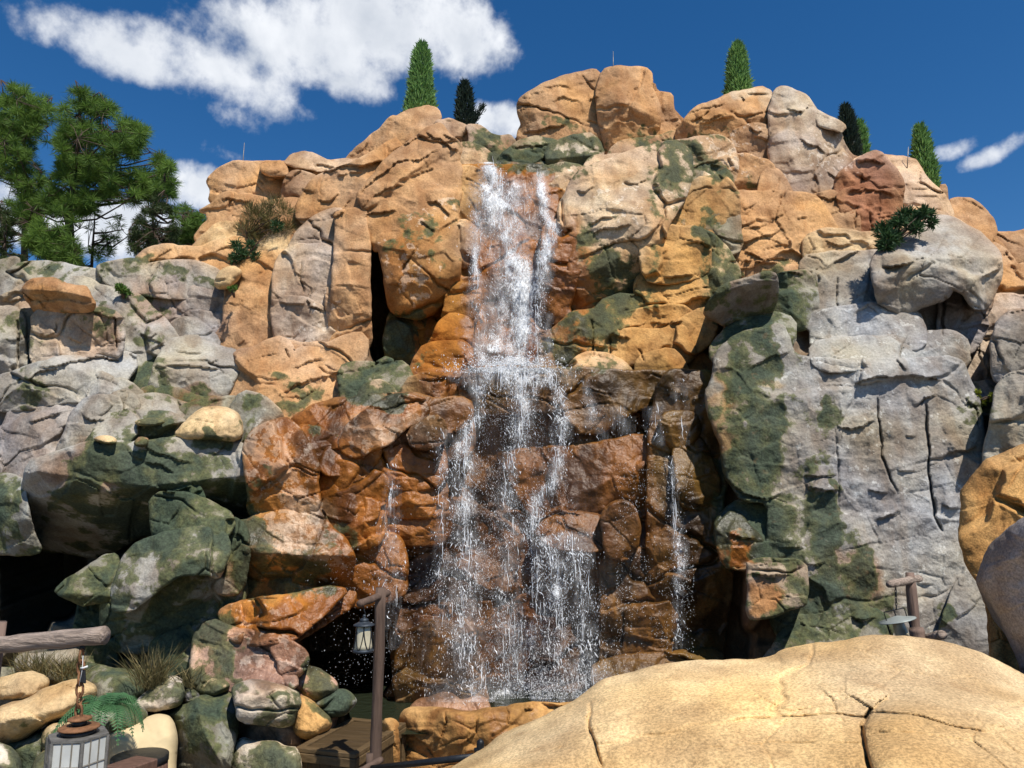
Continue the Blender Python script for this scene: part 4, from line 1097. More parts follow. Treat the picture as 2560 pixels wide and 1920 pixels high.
def core_map():
    """just behind the blocks already carved; joints take the depth of the farther neighbour"""
    A = DM.copy()
    known = A < 90
    for _ in range(60):
        if known.all(): break
        Ap = np.pad(np.where(known, A, -1), 1, constant_values=-1)
        st_ = np.stack([Ap[1 + dy:1 + dy + DMH, 1 + dx:1 + dx + DMW] for dy in (-1, 0, 1) for dx in (-1, 0, 1)])
        mx = st_.max(0)
        new = ~known & (mx > 0)
        A[new] = mx[new]; known |= new
    A[~known] = 15.0
    for _ in range(3):                            # grow the far side, then soften
        Ap = np.pad(A, 1, mode='edge')
        A = np.stack([Ap[1 + dy:1 + dy + DMH, 1 + dx:1 + dx + DMW] for dy in (-1, 0, 1) for dx in (-1, 0, 1)]).max(0)
    for _ in range(3):
        Ap = np.pad(A, 1, mode='edge')
        A = np.stack([Ap[1 + dy:1 + dy + DMH, 1 + dx:1 + dx + DMW] for dy in (-1, 0, 1) for dx in (-1, 0, 1)]).mean(0)
    return A + 0.22


CORE = core_map()


def core_depth(U, V):
    iu = np.clip((U / 4).astype(int), 0, DMW - 1); iv = np.clip((V / 4).astype(int), 0, DMH - 1)
    d = CORE[iv, iu]
    for (u, v, ru, rv, dd) in CAVES:
        q = ((U - u) / ru) ** 2 + ((V - v) / rv) ** 2
        wgt = sstep(1.6, 0.9, q)
        d = np.maximum(d, d * (1 - wgt) + dd * wgt)
    return d


CTINT = np.array([np.array(o.data.color_attributes['tint'].data[0].color[:3]) for c, D, o in ROCKS_DONE])


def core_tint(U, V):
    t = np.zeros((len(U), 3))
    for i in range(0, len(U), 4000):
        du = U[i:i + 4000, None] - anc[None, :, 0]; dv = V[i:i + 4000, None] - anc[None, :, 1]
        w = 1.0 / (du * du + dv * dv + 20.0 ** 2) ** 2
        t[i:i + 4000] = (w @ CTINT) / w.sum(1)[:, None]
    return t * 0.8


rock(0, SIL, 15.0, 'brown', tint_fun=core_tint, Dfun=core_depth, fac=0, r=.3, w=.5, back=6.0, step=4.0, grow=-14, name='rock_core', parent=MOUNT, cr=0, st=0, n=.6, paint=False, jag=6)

DM_MOUNT = DM.copy()
# ------------------------------------------------------------------ ground
def simple_mat(name, col, rough=0.8, var=0.25, scale=4.0, bump=0.2, metal=0.0, stretch=None, spec=0.3, dist=0.02):
    m, nt, bs = new_mat(name)
    L = nt.links.new
    tc = nd(nt, 'ShaderNodeTexCoord')
    mp = nd(nt, 'ShaderNodeMapping'); L(tc.outputs['Object'], mp.inputs[0])
    if stretch: mp.inputs['Scale'].default_value = stretch
    n = nd(nt, 'ShaderNodeTexNoise', i_Scale=scale, i_Detail=8.0, i_Roughness=0.65); L(mp.outputs[0], n.inputs['Vector'])
    mr = nd(nt, 'ShaderNodeMapRange'); mr.inputs['From Min'].default_value = .3; mr.inputs['From Max'].default_value = .7
    mr.inputs['To Min'].default_value = 1 - var; mr.inputs['To Max'].default_value = 1 + var
    L(n.outputs['Fac'], mr.inputs['Value'])
    mx = nd(nt, 'ShaderNodeMix', data_type='RGBA', blend_type='MULTIPLY'); mx.inputs['Factor'].default_value = 1
    mx.inputs['A'].default_value = (*col, 1); L(mr.outputs[0], mx.inputs['B'])
    L(mx.outputs['Result'], bs.inputs['Base Color'])
    bs.inputs['Roughness'].default_value = rough
    bs.inputs['Metallic'].default_value = metal
    bs.inputs['Specular IOR Level'].default_value = spec
    if bump:
        b = nd(nt, 'ShaderNodeBump'); b.inputs['Strength'].default_value = bump; b.inputs['Distance'].default_value = dist
        L(n.outputs['Fac'], b.inputs['Height']); L(b.outputs[0], bs.inputs['Normal'])
    return m


M_GROUND = simple_mat('ground', (0.16, 0.13, 0.10), 0.9, 0.3, 1.5, 0.4)
g = mesh_obj('ground', [(-1500, -1500, 0), (1500, -1500, 0), (1500, 1500, 0), (-1500, 1500, 0)], [(0, 1, 2, 3)], M_GROUND)
tag(g, kind='structure')
# ------------------------------------------------------------------ loose boulders (each can be lifted away)
def B(label, k, s, D, col, cat='boulder', name='boulder', group=None, **kw):
    kw.setdefault('r', .35); kw.setdefault('w', .4); kw.setdefault('back', .6); kw.setdefault('grow', 2.0); kw.setdefault('fac', .4)
    o = rock(k, s, D, col, name=name, **kw)
    if o: tag(o, label, cat, group)
    return o


B('orange flat-topped boulder perched on the grey rocks at the left', 4, '135,300 150,270 200,235 260,225 340,230 380,255 430,275 520,280 545,310 580,370 590,400 560,440 400,440 240,460 200,430 165,370', 12.5, 'tan', gz=.35, back=1.0, folds=((130, 290, 600, 355, 1.5),))
B('small yellow boulder wedged at the foot of the smooth tan slab', 4, '1310,250 1330,200 1380,160 1430,155 1475,190 1470,220 1440,260 1390,295 1320,295', 14.3, 'yel', gz=.3)
B('yellow rounded boulder with green patches on the overhang ledge', 4, '1060,1190 1110,1140 1180,1060 1250,1015 1350,1010 1440,1040 1480,1120 1475,1200 1420,1235 1300,1215 1150,1215', 11.2, 'yel', gz=.4, back=.9, moss=.1, folds=((1060, 1150, 1490, 1130, .5),))
B('flat yellow stone lying left of two others on the mossy ledge', 4, '565,1222 620,1188 700,1206 715,1236 640,1246', 11.0, 'yel', name='stone', cat='stone', group='flat stones on the ledge', r=.1, w=.1, gz=.5, back=.3)
B('small brown speckled stone on the ledge edge above the moss', 4, '805,1242 850,1203 905,1208 900,1252 840,1264', 10.9, 'tanb', name='stone', cat='stone', group='flat stones on the ledge', r=.1, w=.1, back=.3, lich=.3)
B('flat yellow-brown stone tucked under the pale grey rock lip', 4, '805,1112 880,1088 970,1088 1010,1110 900,1140', 11.3, 'yel', name='stone', cat='stone', group='flat stones on the ledge', r=.1, w=.1, gz=.5, back=.3, moss=.3)
# bottom left garden of rocks
B('pale yellow boulder beneath the end of the big log', 7, '-60,1130 80,1085 180,1073 270,1088 302,1120 282,1165 200,1235 60,1242 -60,1240', 9.1, 'yel', gz=.6, back=1.0)
B('long pale yellow boulder behind the hanging lantern chain', 7, '-60,1300 170,1238 280,1178 400,1128 490,1122 580,1148 592,1200 505,1295 380,1345 280,1390 200,1450 100,1510 -60,1520', 8.6, 'yel', gz=.5, back=1.2, folds=((-60, 1400, 590, 1240, .8),))
B('rounded boulder furred with green moss behind the fern', 7, '520,1130 600,1078 700,1072 800,1088 870,1140 880,1230 700,1290 560,1290 585,1190', 9.5, 'greyg', gz=.5, moss=.55, back=1.0)
B('pale wedge-shaped boulder beside the dry grass clump', 7, '808,1272 880,1198 960,1128 1060,1098 1114,1130 1126,1220 1104,1275 980,1310 880,1318', 9.2, 'pale', gz=.5, back=.9, moss=.08)
B('small dark grey stone between pale wedge and mossy block', 7, '1112,1200 1165,1175 1220,1205 1210,1270 1130,1275', 9.4, 'greyd', cat='stone', name='stone', r=.15, w=.15)
B('small yellowish stone below the pink mossy rock', 7, '1185,1190 1240,1118 1330,1108 1412,1150 1340,1210 1220,1220', 9.5, 'yel', cat='stone', name='stone', r=.2, w=.2, moss=.2)
B('big green moss-covered block beside the cream canvas', 7, '870,1360 980,1310 1100,1280 1250,1200 1420,1180 1480,1280 1450,1380 1450,1480 1410,1570 1400,1800 1060,1800 1085,1460 1050,1360', 9.0, 'greyg', gz=.3, moss=.5, back=1.2, folds=((1000, 1560, 1460, 1440, .5),), fac=.5)
B('white and green mottled boulder with an orange top above the wooden crate', 7, '1405,1175 1490,1128 1560,1118 1700,1148 1812,1198 1840,1262 1804,1335 1784,1405 1600,1398 1450,1380 1436,1280', 9.0, 'pale', gz=.15, moss=.42, back=1.0, r=.25, w=.25, folds=((1400, 1160, 1850, 1240, -.0),))
B('orange rock slope between mottled boulder and pool', 7, '1790,1340 1830,1215 1900,1250 2010,1340 2030,1420 1860,1490 1790,1430', 9.7, 'orng', gz=.5, back=1.0, moss=.1)
B('green mossy boulder at the dark grotto edge', 7, '1758,1160 1788,1068 1860,1036 1960,1056 2054,1130 2066,1185 1995,1245 1900,1270 1810,1210', 10.0, 'pink', gz=.4, moss=.45, back=1.0)
B('low green boulder dipping into the pool', 7, '1905,1265 2000,1218 2080,1176 2164,1216 2180,1262 2100,1345 1985,1350', 9.9, 'greyg', gz=.4, moss=.5, back=.8)
B('mottled green rock under the white boulder beside the crate', 7, '1405,1800 1415,1560 1468,1468 1560,1496 1660,1486 1745,1528 1830,1530 1830,1800', 8.9, 'pale', gz=.3, moss=.42, back=1.0)
B('dark shadowed rock behind the mottled boulder gap', 7, '1420,1340 1600,1350 1800,1380 1860,1480 1860,1560 1420,1560', 9.7, 'tanb', gz=.1, back=1.0)
B('pale boulder patched with moss in front of the hanging lantern', 7, '-60,1490 60,1525 125,1600 140,1800 -60,1800', 8.0, 'pale', gz=.3, moss=.3, back=.8)
B('dark mossy rock under the long pale boulder', 7, '-60,1480 120,1500 240,1430 360,1360 420,1400 380,1560 300,1800 100,1800 60,1560', 8.7, 'greyg', gz=.2, moss=.6, back=1.0)
B('small cream rock left of the lantern cage', 7, '185,1700 230,1590 290,1540 350,1560 350,1800 190,1800', 8.1, 'yel', gz=.3, moss=.2)
B('small pale rock above the lantern cage by the fern', 7, '245,1470 290,1400 400,1370 470,1400 460,1560 260,1580', 8.4, 'yel', gz=.3, moss=.3)
B('grey boulder seen under the hanging log', 7, '85,1010 130,963 300,955 490,930 500,990 410,1035 320,1065 250,1040 170,1075 100,1075', 10.3, 'grey', gz=.5, back=.8)
B('mossy low rocks behind the pale boulders', 7, '-60,1050 100,1040 300,1040 480,1010 640,1040 760,1060 900,1060 1000,1090 1240,1100 1240,1190 1000,1160 850,1160 600,1120 400,1150 200,1130 -60,1140', 10.2, 'greyg', gz=.6, moss=.4, back=1.2)
B('green undergrowth rock below the fern', 7, '480,1330 640,1270 860,1260 900,1330 860,1420 700,1440 520,1420', 9.0, 'greyg', gz=.5, moss=.6, back=1.0)

# ------------------------------------------------------------------ pool kerb of orange rocks
B('narrow upright orange kerb rock right of the lamp post', 8, '368,1800 372,1370 440,1352 484,1395 480,1560 505,1800', 9.9, 'orng', name='kerb_rock', cat='rock', gz=.1, r=.2, w=.2, back=.5)
B('long cracked orange kerb rock edging the pool', 8, '480,1800 500,1640 482,1420 486,1330 520,1294 620,1288 750,1288 800,1308 960,1308 1100,1288 1290,1253 1400,1266 1540,1260 1700,1260 1700,1800', 9.9, 'orng', name='kerb_rock', cat='rock', gz=.05, r=.25, w=.3, back=.7, fac=.3, st=.02)

# ------------------------------------------------------------------ near boulders at the right
top_pts = Z(8, '700,1760 800,1659 880,1600 1000,1540 1100,1450 1300,1370 1420,1310 1530,1260 1620,1190 1720,1120 1900,1070 2050,1030 2190,1012')
top_pts = np.concatenate([top_pts, Z(9, '200,995 500,1000 650,980 720,930 900,900 1100,880 1200,855 1340,845 1500,855 1700,880 1900,940 2050,1010 2196,1085 2420,1220')])


_u = np.arange(900, 2801, 10.0)
_v = np.interp(_u, top_pts[:, 0], top_pts[:, 1])
_k = np.exp(-(np.arange(-50, 51) / 17.0) ** 2); _k /= _k.sum()
TS = (_u, np.convolve(np.pad(_v, 50, mode='edge'), _k, 'valid'))


def near_depth(U, V):
    vt = np.interp(U, TS[0], TS[1])
    dt = 4.6 + .5 * sstep(1000, 2100, U) - .2 * sstep(2250, 2750, U)
    s_ = np.clip((1940 - V) / np.maximum(1940 - vt, 20), -1.2, 1)
    db = 4.0 - .35 * sstep(1050, 2200, U)
    d = db + (dt - db) * np.sign(s_) * np.abs(s_) ** 1.25 * np.where(s_ < 0, .25, 1)
    # right lobe stands a little proud of the joint
    lob = Z(9, '1380,1190 1270,1290 1205,1400 1215,1520 1260,1659 1290,1760')
    edge = np.interp(V, lob[:, 1], lob[:, 0])
    prox = np.clip((U - edge) / 140.0, -1, 1)
    vv = sstep(Z(9, '0,1150')[0, 1], Z(9, '0,1350')[0, 1], V)
    d = d - vv * np.where(prox > 0, .16 * np.sqrt(np.clip(1 - (1 - prox) ** 2, 0, 1)), 0)
    return d


near_poly = ' '.join(f'{p[0]:.0f},{p[1]:.0f}' for p in top_pts) + ' 2660,2150 1700,2200 1060,2100'
nb_ = rock(0, near_poly, 4.0, 'bould', Dfun=near_depth, fac=0, r=.5, w=.3, back=1.2, step=3.3, grow=0, name='boulder', jag=2, st=.0, cr=.5, dz=.8, n=1.0, chip=.12, mat=M_SANDY, sm=2, lich=0.0)
tag(nb_, 'huge smooth sandy-yellow boulder with a deep dark joint', 'boulder')
b2 = B('blocky orange boulder at the foot of the grey cliff edge', 0, '2403,1280 2400,1230 2414,1215 2438,1180 2460,1150 2500,1135 2560,1110 2700,1070 2760,2300 2500,2300 2470,1520 2445,1455 2418,1415 2398,1355', 6.6, 'orng', gz=.1, r=.14, w=.14, back=1.2, mat=M_SANDY, fac=.5, chip=1.0, sm=1)
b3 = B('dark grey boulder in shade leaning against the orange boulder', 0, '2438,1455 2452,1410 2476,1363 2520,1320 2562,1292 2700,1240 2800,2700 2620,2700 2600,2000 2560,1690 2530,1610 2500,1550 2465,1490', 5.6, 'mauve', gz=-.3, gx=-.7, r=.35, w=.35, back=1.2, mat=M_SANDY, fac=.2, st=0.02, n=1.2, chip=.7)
# ------------------------------------------------------------------ small modelling helpers
def tube(pts, rad, n=10, cap=True):
    pts = [Vector(p) for p in pts]
    if not hasattr(rad, '__len__'): rad = [rad] * len(pts)
    V, F = [], []
    up = Vector((0, 0, 1))
    prev = None
    for i, p in enumerate(pts):
        t = (pts[min(i + 1, len(pts) - 1)] - pts[max(i - 1, 0)])
        t = t.normalized() if t.length > 1e-9 else Vector((0, 0, 1))
        if prev is None:
            a = t.cross(up) if abs(t.dot(up)) < .95 else t.cross(Vector((1, 0, 0)))
        else:
            a = prev - t * prev.dot(t)
        a.normalize(); prev = a
        b = t.cross(a)
        for k in range(n):
            an = 2 * math.pi * k / n
            V.append(p + (a * math.cos(an) + b * math.sin(an)) * rad[i])
    for i in range(len(pts) - 1):
        for k in range(n):
            F.append((i * n + k, i * n + (k + 1) % n, (i + 1) * n + (k + 1) % n, (i + 1) * n + k))
    if cap:
        F.append(tuple(range(n - 1, -1, -1)))
        F.append(tuple((len(pts) - 1) * n + k for k in range(n)))
    return [tuple(v) for v in V], F


def lathe(c, prof, n=24, a0=0.0, close=True):
    V, F = [], []
    for (r, z) in prof:
        for k in range(n):
            an = a0 + 2 * math.pi * k / n
            V.append((c[0] + r * math.cos(an), c[1] + r * math.sin(an), c[2] + z))
    for i in range(len(prof) - 1):
        for k in range(n):
            F.append((i * n + k, i * n + (k + 1) % n, (i + 1) * n + (k + 1) % n, (i + 1) * n + k))
    if close:
        F.append(tuple(range(n - 1, -1, -1)))
        F.append(tuple((len(prof) - 1) * n + k for k in range(n)))
    return V, F


def boxm(o, ex, ey, ez, bev=0.006):
    """box from corner o with edge vectors, edges chamfered"""
    import bmesh
    o, ex, ey, ez = map(Vector, (o, ex, ey, ez))
    bm = bmesh.new()
    vs = [bm.verts.new(o + ex * i + ey * j + ez * k) for i in (0, 1) for j in (0, 1) for k in (0, 1)]
    for f in ((0, 1, 3, 2), (4, 6, 7, 5), (0, 4, 5, 1), (2, 3, 7, 6), (0, 2, 6, 4), (1, 5, 7, 3)):
        bm.faces.new([vs[i] for i in f])
    bmesh.ops.recalc_face_normals(bm, faces=bm.faces)
    if bev:
        bmesh.ops.bevel(bm, geom=list(bm.edges), offset=bev, segments=1, affect='EDGES')
    V = [tuple(v.co) for v in bm.verts]
    for i, v in enumerate(bm.verts): v.index = i
    F = [tuple(v.index for v in f.verts) for f in bm.faces]
    bm.free()
    return V, F


def merge(*parts):
    V, F = [], []
    for v, f in parts:
        b = len(V)
        V += list(v); F += [tuple(i + b for i in q) for q in f]
    return V, F


def part(name, vf, mat, parent, smooth=True):
    o = mesh_obj(name, vf[0], vf[1], mat, None, smooth)
    if parent is not None:
        o.parent = parent
        o.matrix_parent_inverse = parent_inv(parent)
    return o


def parent_inv(p):
    from mathutils import Matrix
    if p.type == 'MESH':
        return Matrix()
    m = Matrix.Translation(p.location)
    q = p.parent
    while q is not None:
        m = Matrix.Translation(q.location) @ m if q.type == 'EMPTY' else m
        q = q.parent
    return m.inverted()


def loglike(pts, r, n=14, seed=0):
    """a weathered log: uneven radius, finely divided"""
    rr = random.Random(seed)
    P = []
    m = 14
    a, b = Vector(pts[0]), Vector(pts[-1])
    for i in range(m + 1):
        t = i / m
        p = a.lerp(b, t)
        P.append(p + Vector((rr.uniform(-1, 1), rr.uniform(-1, 1), rr.uniform(-1, 1))) * r * 0.06)
    R_ = [r * (1 + .07 * math.sin(i * 1.7 + seed) + rr.uniform(-.05, .05)) for i in range(m + 1)]
    R_[0] *= .9; R_[-1] *= .9
    V, F = tube(P, R_, n)
    V = [tuple(Vector(v) + Vector((rr.uniform(-1, 1), rr.uniform(-1, 1), rr.uniform(-1, 1))) * r * .03) for v in V]
    return V, F


M_LOG = simple_mat('log_wood', (0.20, 0.135, 0.105), .85, .45, 14, .9, stretch=(1, 1, .12), dist=.03)
M_LOGH = simple_mat('log_wood_along', (0.36, 0.28, 0.225), .85, .55, 22, 1.0, stretch=(.08, 1, 1.2), dist=.05)
M_LOGP = simple_mat('lamp_post_wood', (0.115, 0.075, 0.055), .8, .4, 16, .9, stretch=(1, 1, .10), dist=.02)
M_CRATE = simple_mat('crate_wood', (0.070, 0.044, 0.019), .6, .4, 7, .5, stretch=(.25, 3, 3), spec=.35)
M_CRATEF = simple_mat('crate_frame_wood', (0.115, 0.074, 0.034), .6, .4, 7, .5, stretch=(.25, 3, 3), spec=.35)
M_IRON = simple_mat('dark_iron', (0.035, 0.038, 0.042), .45, .3, 20, .2, metal=.7)
M_IRONB = simple_mat('blue_black_iron', (0.045, 0.055, 0.068), .5, .3, 25, .2, metal=.4)
M_RUST = simple_mat('rusty_iron', (0.24, 0.115, 0.055), .75, .5, 18, .5, metal=.3)
M_LEAD = simple_mat('lead_strip', (0.30, 0.27, 0.22), .5, .3, 20, .2, metal=.5)
M_ZINC = simple_mat('grey_zinc', (0.33, 0.36, 0.34), .5, .15, 9, .15, metal=.3)
M_PLATE = simple_mat('tarnished_plate', (0.22, 0.21, 0.19), .5, .5, 14, .3, metal=.5)
M_CANVAS = simple_mat('cream_canvas', (0.66, 0.52, 0.30), .85, .10, 2.5, .25)
M_BARREL = simple_mat('barrel_lid', (0.125, 0.068, 0.048), .7, .35, 12, .4, stretch=(1, 4, 1))
M_BLACK = simple_mat('black_plastic', (0.02, 0.022, 0.025), .5, .2, 20, 0)
M_WHITE = simple_mat('white_tie', (0.7, 0.7, 0.68), .6, .1, 20, 0)


def glass_mat(name, col, tr=0.15):
    m, nt, bs = new_mat(name)
    tc = nd(nt, 'ShaderNodeTexCoord')
    n = nd(nt, 'ShaderNodeTexNoise', i_Scale=9.0, i_Detail=5.0); nt.links.new(tc.outputs['Object'], n.inputs['Vector'])
    mx = nd(nt, 'ShaderNodeMix', data_type='RGBA'); nt.links.new(n.outputs['Fac'], mx.inputs['Factor'])
    mx.inputs['A'].default_value = (*[c * .7 for c in col], 1); mx.inputs['B'].default_value = (*[min(1, c * 1.2) for c in col], 1)
    nt.links.new(mx.outputs['Result'], bs.inputs['Base Color'])
    bs.inputs['Roughness'].default_value = 0.22
    bs.inputs['Transmission Weight'].default_value = tr
    bs.inputs['Specular IOR Level'].default_value = 0.6
    return m


M_FROST = glass_mat('frosted_glass', (0.66, 0.67, 0.63), .1)
M_CREAM = glass_mat('cream_glass', (0.62, 0.56, 0.40), .1)


def link_mesh(c, axis, side, L_, W_, r):
    pts = []
    for k in range(13):
        a = 2 * math.pi * k / 12
        pts.append(Vector(c) + Vector(axis) * (L_ / 2) * math.cos(a) + Vector(side) * (W_ / 2) * math.sin(a))
    return tube(pts, r, 6, False)


def chain(parent, top, bot, ll=.055, w=.03, r=.005, mat=None):
    top, bot = Vector(top), Vector(bot)
    d = bot - top
    n = max(2, int(d.length / (ll * .72)))
    ax = d.normalized()
    s1 = Vector((1, 0, 0)); s2 = ax.cross(s1).normalized()
    for i in range(n):
        c = top + d * ((i + .5) / n)
        part('chain_link', link_mesh(c, ax, s1 if i % 2 else s2, d.length / n * 1.35, w, r), mat or M_RUST, parent)


# ------------------------------------------------------------------ lamp post by the crate
base = AT(949.6, 1469.5, 8.5)
top = base.copy()
lp = empty('lamp_post', (base.x, base.y, 0))
tag(lp, 'dark wooden log post with a crossarm holding the small lantern', 'lamp post')
part('post', loglike([(base.x, base.y, 0), (base.x + .012, base.y, top.z)], .058, 14, 3), M_LOGP, lp)
a0, a1 = AT(971, 1482, 8.62), AT(897, 1510, 8.16)
part('crossarm', loglike([a0, a1], .040, 12, 5), M_LOGP, lp)
hang = AT(908.5, 1519, 8.24)
# lantern
Lz = AT(908, 1627, 8.24)
zt = AT(908, 1533, 8.24).z
lan = empty('post_lantern', Lz)
tag(lan, 'small bell-shaped lantern with cream glass and black arched bars on the log lamp post', 'lantern')
cx, cy = Lz.x, Lz.y
H = zt - Lz.z
part('hook', tube([hang + Vector((0, 0, .02)), (cx, cy, zt + .02), (cx + .012, cy, zt), (cx, cy, zt - .03)], .006, 6), M_IRON, lan)
part('cap', lathe((cx, cy, Lz.z), [(.005, H * .97), (.014, H * .95), (.018, H * .91), (.010, H * .885), (.026, H * .87), (.045, H * .84), (.050, H * .80), (.042, H * .79), (.055, H * .77), (.085, H * .735), (.112, H * .70), (.114, H * .675), (.085, H * .675)][::-1], 28), M_IRONB, lan)
gp = [(.100, .015), (.094, H * .15), (.088, H * .35), (.084, H * .52), (.080, H * .675)]
part('glass', lathe((cx, cy, Lz.z), gp, 28), M_CREAM, lan)
part('base_ring', lathe((cx, cy, Lz.z), [(.096, -.012), (.112, -.010), (.112, .014), (.100, .022)], 28), M_IRONB, lan)


def on_glass(a, t):
    rs = np.interp(t * H * .675, [g_[1] for g_ in gp], [g_[0] for g_ in gp]) + .004
    return (cx + rs * math.cos(a), cy + rs * math.sin(a), Lz.z + max(t * H * .675, .012))


for k in range(6):
    a = 2 * math.pi * k / 6 + .2
    for sg in (-1, 1):
        pts = []
        for i in range(9):
            t = i / 8
            pts.append(on_glass(a + sg * (math.pi / 6) * (math.sin(t * math.pi / 2) ** .8) * 1.0, t))
        part('arched_bar', tube(pts, .0055, 6), M_BLACK, lan)

# ------------------------------------------------------------------ wooden crate
zt = 1.2
cor = []
for (u, v) in ((820.6, 1790), (737.6, 1868.5), (889, 1885.8), (957, 1804)):
    d = at(u, v, 1.0) - np.array([0, 0, CAM_Z]); t = (zt - CAM_Z) / d[2]
    cor.append(Vector(tuple(d * t + np.array([0, 0, CAM_Z]))))
BLc, FLc, FRc, BRc = cor
ex = (FRc - FLc); ey = (BLc - FLc)
ex = Vector((ex.x, ex.y, 0)); ey = Vector((ey.x, ey.y, 0))
O = Vector((FLc.x, FLc.y, 0))
nx, ny = ex.normalized(), ey.normalized()
ny = Vector((-nx.y, nx.x, 0)) if Vector((-nx.y, nx.x, 0)).dot(ny) > 0 else Vector((nx.y, -nx.x, 0))
W_, D_ = ex.length, ey.length
ct = empty('wooden_crate', O + nx * W_ / 2 + ny * D_ / 2)
tag(ct, 'dark brown framed wooden crate beside the log lamp post', 'crate')
fw = .085


def slab(o, a, b, c, nm='board', m=M_CRATE):
    return part(nm, boxm(o, a, b, c), M_CRATEF if 'frame' in nm else m, ct, False)


up = Vector((0, 0, 1))
zt_ = up * (zt - .05)
for (o, a, b) in ((O, nx * W_, ny * fw), (O + ny * (D_ - fw), nx * W_, ny * fw), (O + ny * (fw + .002), nx * fw, ny * (D_ - 2 * fw - .004)), (O + ny * (fw + .002) + nx * (W_ - fw), nx * fw, ny * (D_ - 2 * fw - .004))):
    slab(o + zt_, a, b, up * .05, 'top_frame_board')
npl = 6
pw = (D_ - 2 * fw - .01) / npl
for i in range(npl):
    slab(O + nx * (fw + .003) + ny * (fw + .005 + i * pw) + up * (zt - .045), nx * (W_ - 2 * fw - .006), ny * (pw - .004), up * .022, 'top_plank')
for sgn, o, a, nrm in ((0, O, nx, -ny), (1, O + nx * W_, ny, nx)):
    ln = W_ if sgn == 0 else D_
    o2 = o - nrm * .02
    slab(o2 + up * (zt - .15), a * ln, nrm * .028, up * .095, 'side_frame_board')
    slab(o2 + up * .02, a * ln, nrm * .028, up * .10, 'side_frame_board')
    slab(o2 + up * .123, a * .085, nrm * .026, up * (zt - .276), 'side_frame_board')
    slab(o2 + a * (ln - .085) + up * .123, a * .085, nrm * .026, up * (zt - .276), 'side_frame_board')
    m_ = 5
    for i in range(m_):
        slab(o2 - nrm * .03 + a * (.02 + i * (ln - .04) / m_) + up * .03, a * ((ln - .04) / m_ - .004), nrm * .03, up * (zt - .09), 'side_plank')
slab(O + ny * (D_ - .03), nx * W_, ny * .025, up * (zt - .052), 'back_panel')
slab(O + ny * .03, nx * .025, ny * (D_ - .062), up * (zt - .052), 'back_panel')

# ------------------------------------------------------------------ rail pieces in front of the crate and pool
rl = empty('wooden_rail', AT(915, 1900, 7.7) * 1.0)
rl.location.z = 0
tag(rl, 'low log rail with a short stub post in front of the crate', 'railing')
sp_ = AT(924, 1884, 7.7)
part('stub_post', loglike([(sp_.x, sp_.y, 0), sp_], .036, 12, 8), M_LOGP, rl)
part('rail_log', loglike([AT(955, 1898, 7.5), AT(885, 1938, 7.3)], .032, 12, 9), M_LOGP, rl)
rail = empty('handrail', (0, 0, 0))
p0, p1 = AT(930, 1921, 6.9), AT(1190, 1891, 6.2)
rail.location = (p1.x, p1.y, 0)
tag(rail, 'dark round metal handrail disappearing behind the sandy boulder', 'handrail')
part('bar', tube([p0, p0.lerp(p1, .5), p1], .026, 12), M_IRON, rail)
q0 = AT(1201, 1852, 6.2)
part('post', tube([(q0.x, q0.y, 0), (q0.x, q0.y, q0.z - .02), (q0.x, q0.y, q0.z), (q0.x, q0.y, q0.z + .012)], [.028, .030, .026, .012], 12), M_IRON, rail)
part('bracket', tube([AT(1186, 1877, 6.2), AT(1206, 1874, 6.2)], .022, 10), M_IRON, rail)

# ------------------------------------------------------------------ big hanging lantern at the left
hp = empty('log_gallows', (0, 0, 0))
pb = AT(-10, 1556, 5.45)
hp.location = (pb.x, pb.y, 0)
tag(hp, 'weathered log beam on a post carrying the big glass lantern', 'log beam')
part('post', loglike([(pb.x, pb.y, 0), pb], .065, 14, 21), M_LOG, hp)
beam = loglike([AT(-110, 1622, 5.42), AT(263, 1588, 5.20)], .060, 16, 22)
part('beam', beam, M_LOGH, hp)
part('bracket', boxm(AT(198, 1612, 5.24), (.035, 0, 0), (0, .02, 0), (0, 0, -.04), .004), M_IRON, hp)
hl = AT(195, 1850, 5.22)
lanb = empty('hanging_lantern', (hl.x, hl.y, hl.z - .35))
tag(lanb, 'big hexagonal leaded-glass lantern with rusty rings hanging on a chain', 'lantern')
ring_z = AT(194, 1797, 5.22).z
chain(lanb, AT(204, 1628, 5.22), AT(196, 1793, 5.22), .085, .045, .008)
body_top = AT(195, 1834, 5.22).z
Rr, Hb = .185, .46
angs = [math.radians(187 + 60 * k) for k in range(6)]
hexp = [Vector((hl.x + Rr * math.cos(a), hl.y + Rr * math.sin(a), 0)) for a in angs]
cen = Vector((hl.x, hl.y, 0))


def prism(pts, z0, z1):
    n = len(pts)
    V = [(p.x, p.y, z0) for p in pts] + [(p.x, p.y, z1) for p in pts]
    F = [tuple(range(n))[::-1], tuple(range(n, 2 * n))] + [(i, (i + 1) % n, n + (i + 1) % n, n + i) for i in range(n)]
    return V, F


tpl = part('top_plate', prism([cen + (p - cen) * 1.03 for p in hexp], body_top - .014, body_top), M_PLATE, lanb, False)
part('upper_ring', lathe((hl.x, hl.y, ring_z), [(.018, .012), (.028, .02), (.072, .006), (.074, -.004), (.03, -.012)], 28), M_RUST, tpl)
part('ring_spacer', lathe((hl.x, hl.y, ring_z - .05), [(.045, 0), (.045, .05)], 20), M_IRON, tpl)
part('lower_ring', lathe((hl.x, hl.y, ring_z - .058), [(.06, .018), (.122, .010), (.126, 0), (.06, -.008)], 32), M_RUST, tpl)
part('collar', lathe((hl.x, hl.y, body_top), [(.105, 0), (.105, ring_z - .066 - body_top)], 28), M_IRON, tpl)
part('bottom_plate', prism([cen + (p - cen) * 1.03 for p in hexp], body_top - Hb - .014, body_top - Hb), M_RUST, lanb, False)
zb, zu = body_top - Hb, body_top - .015
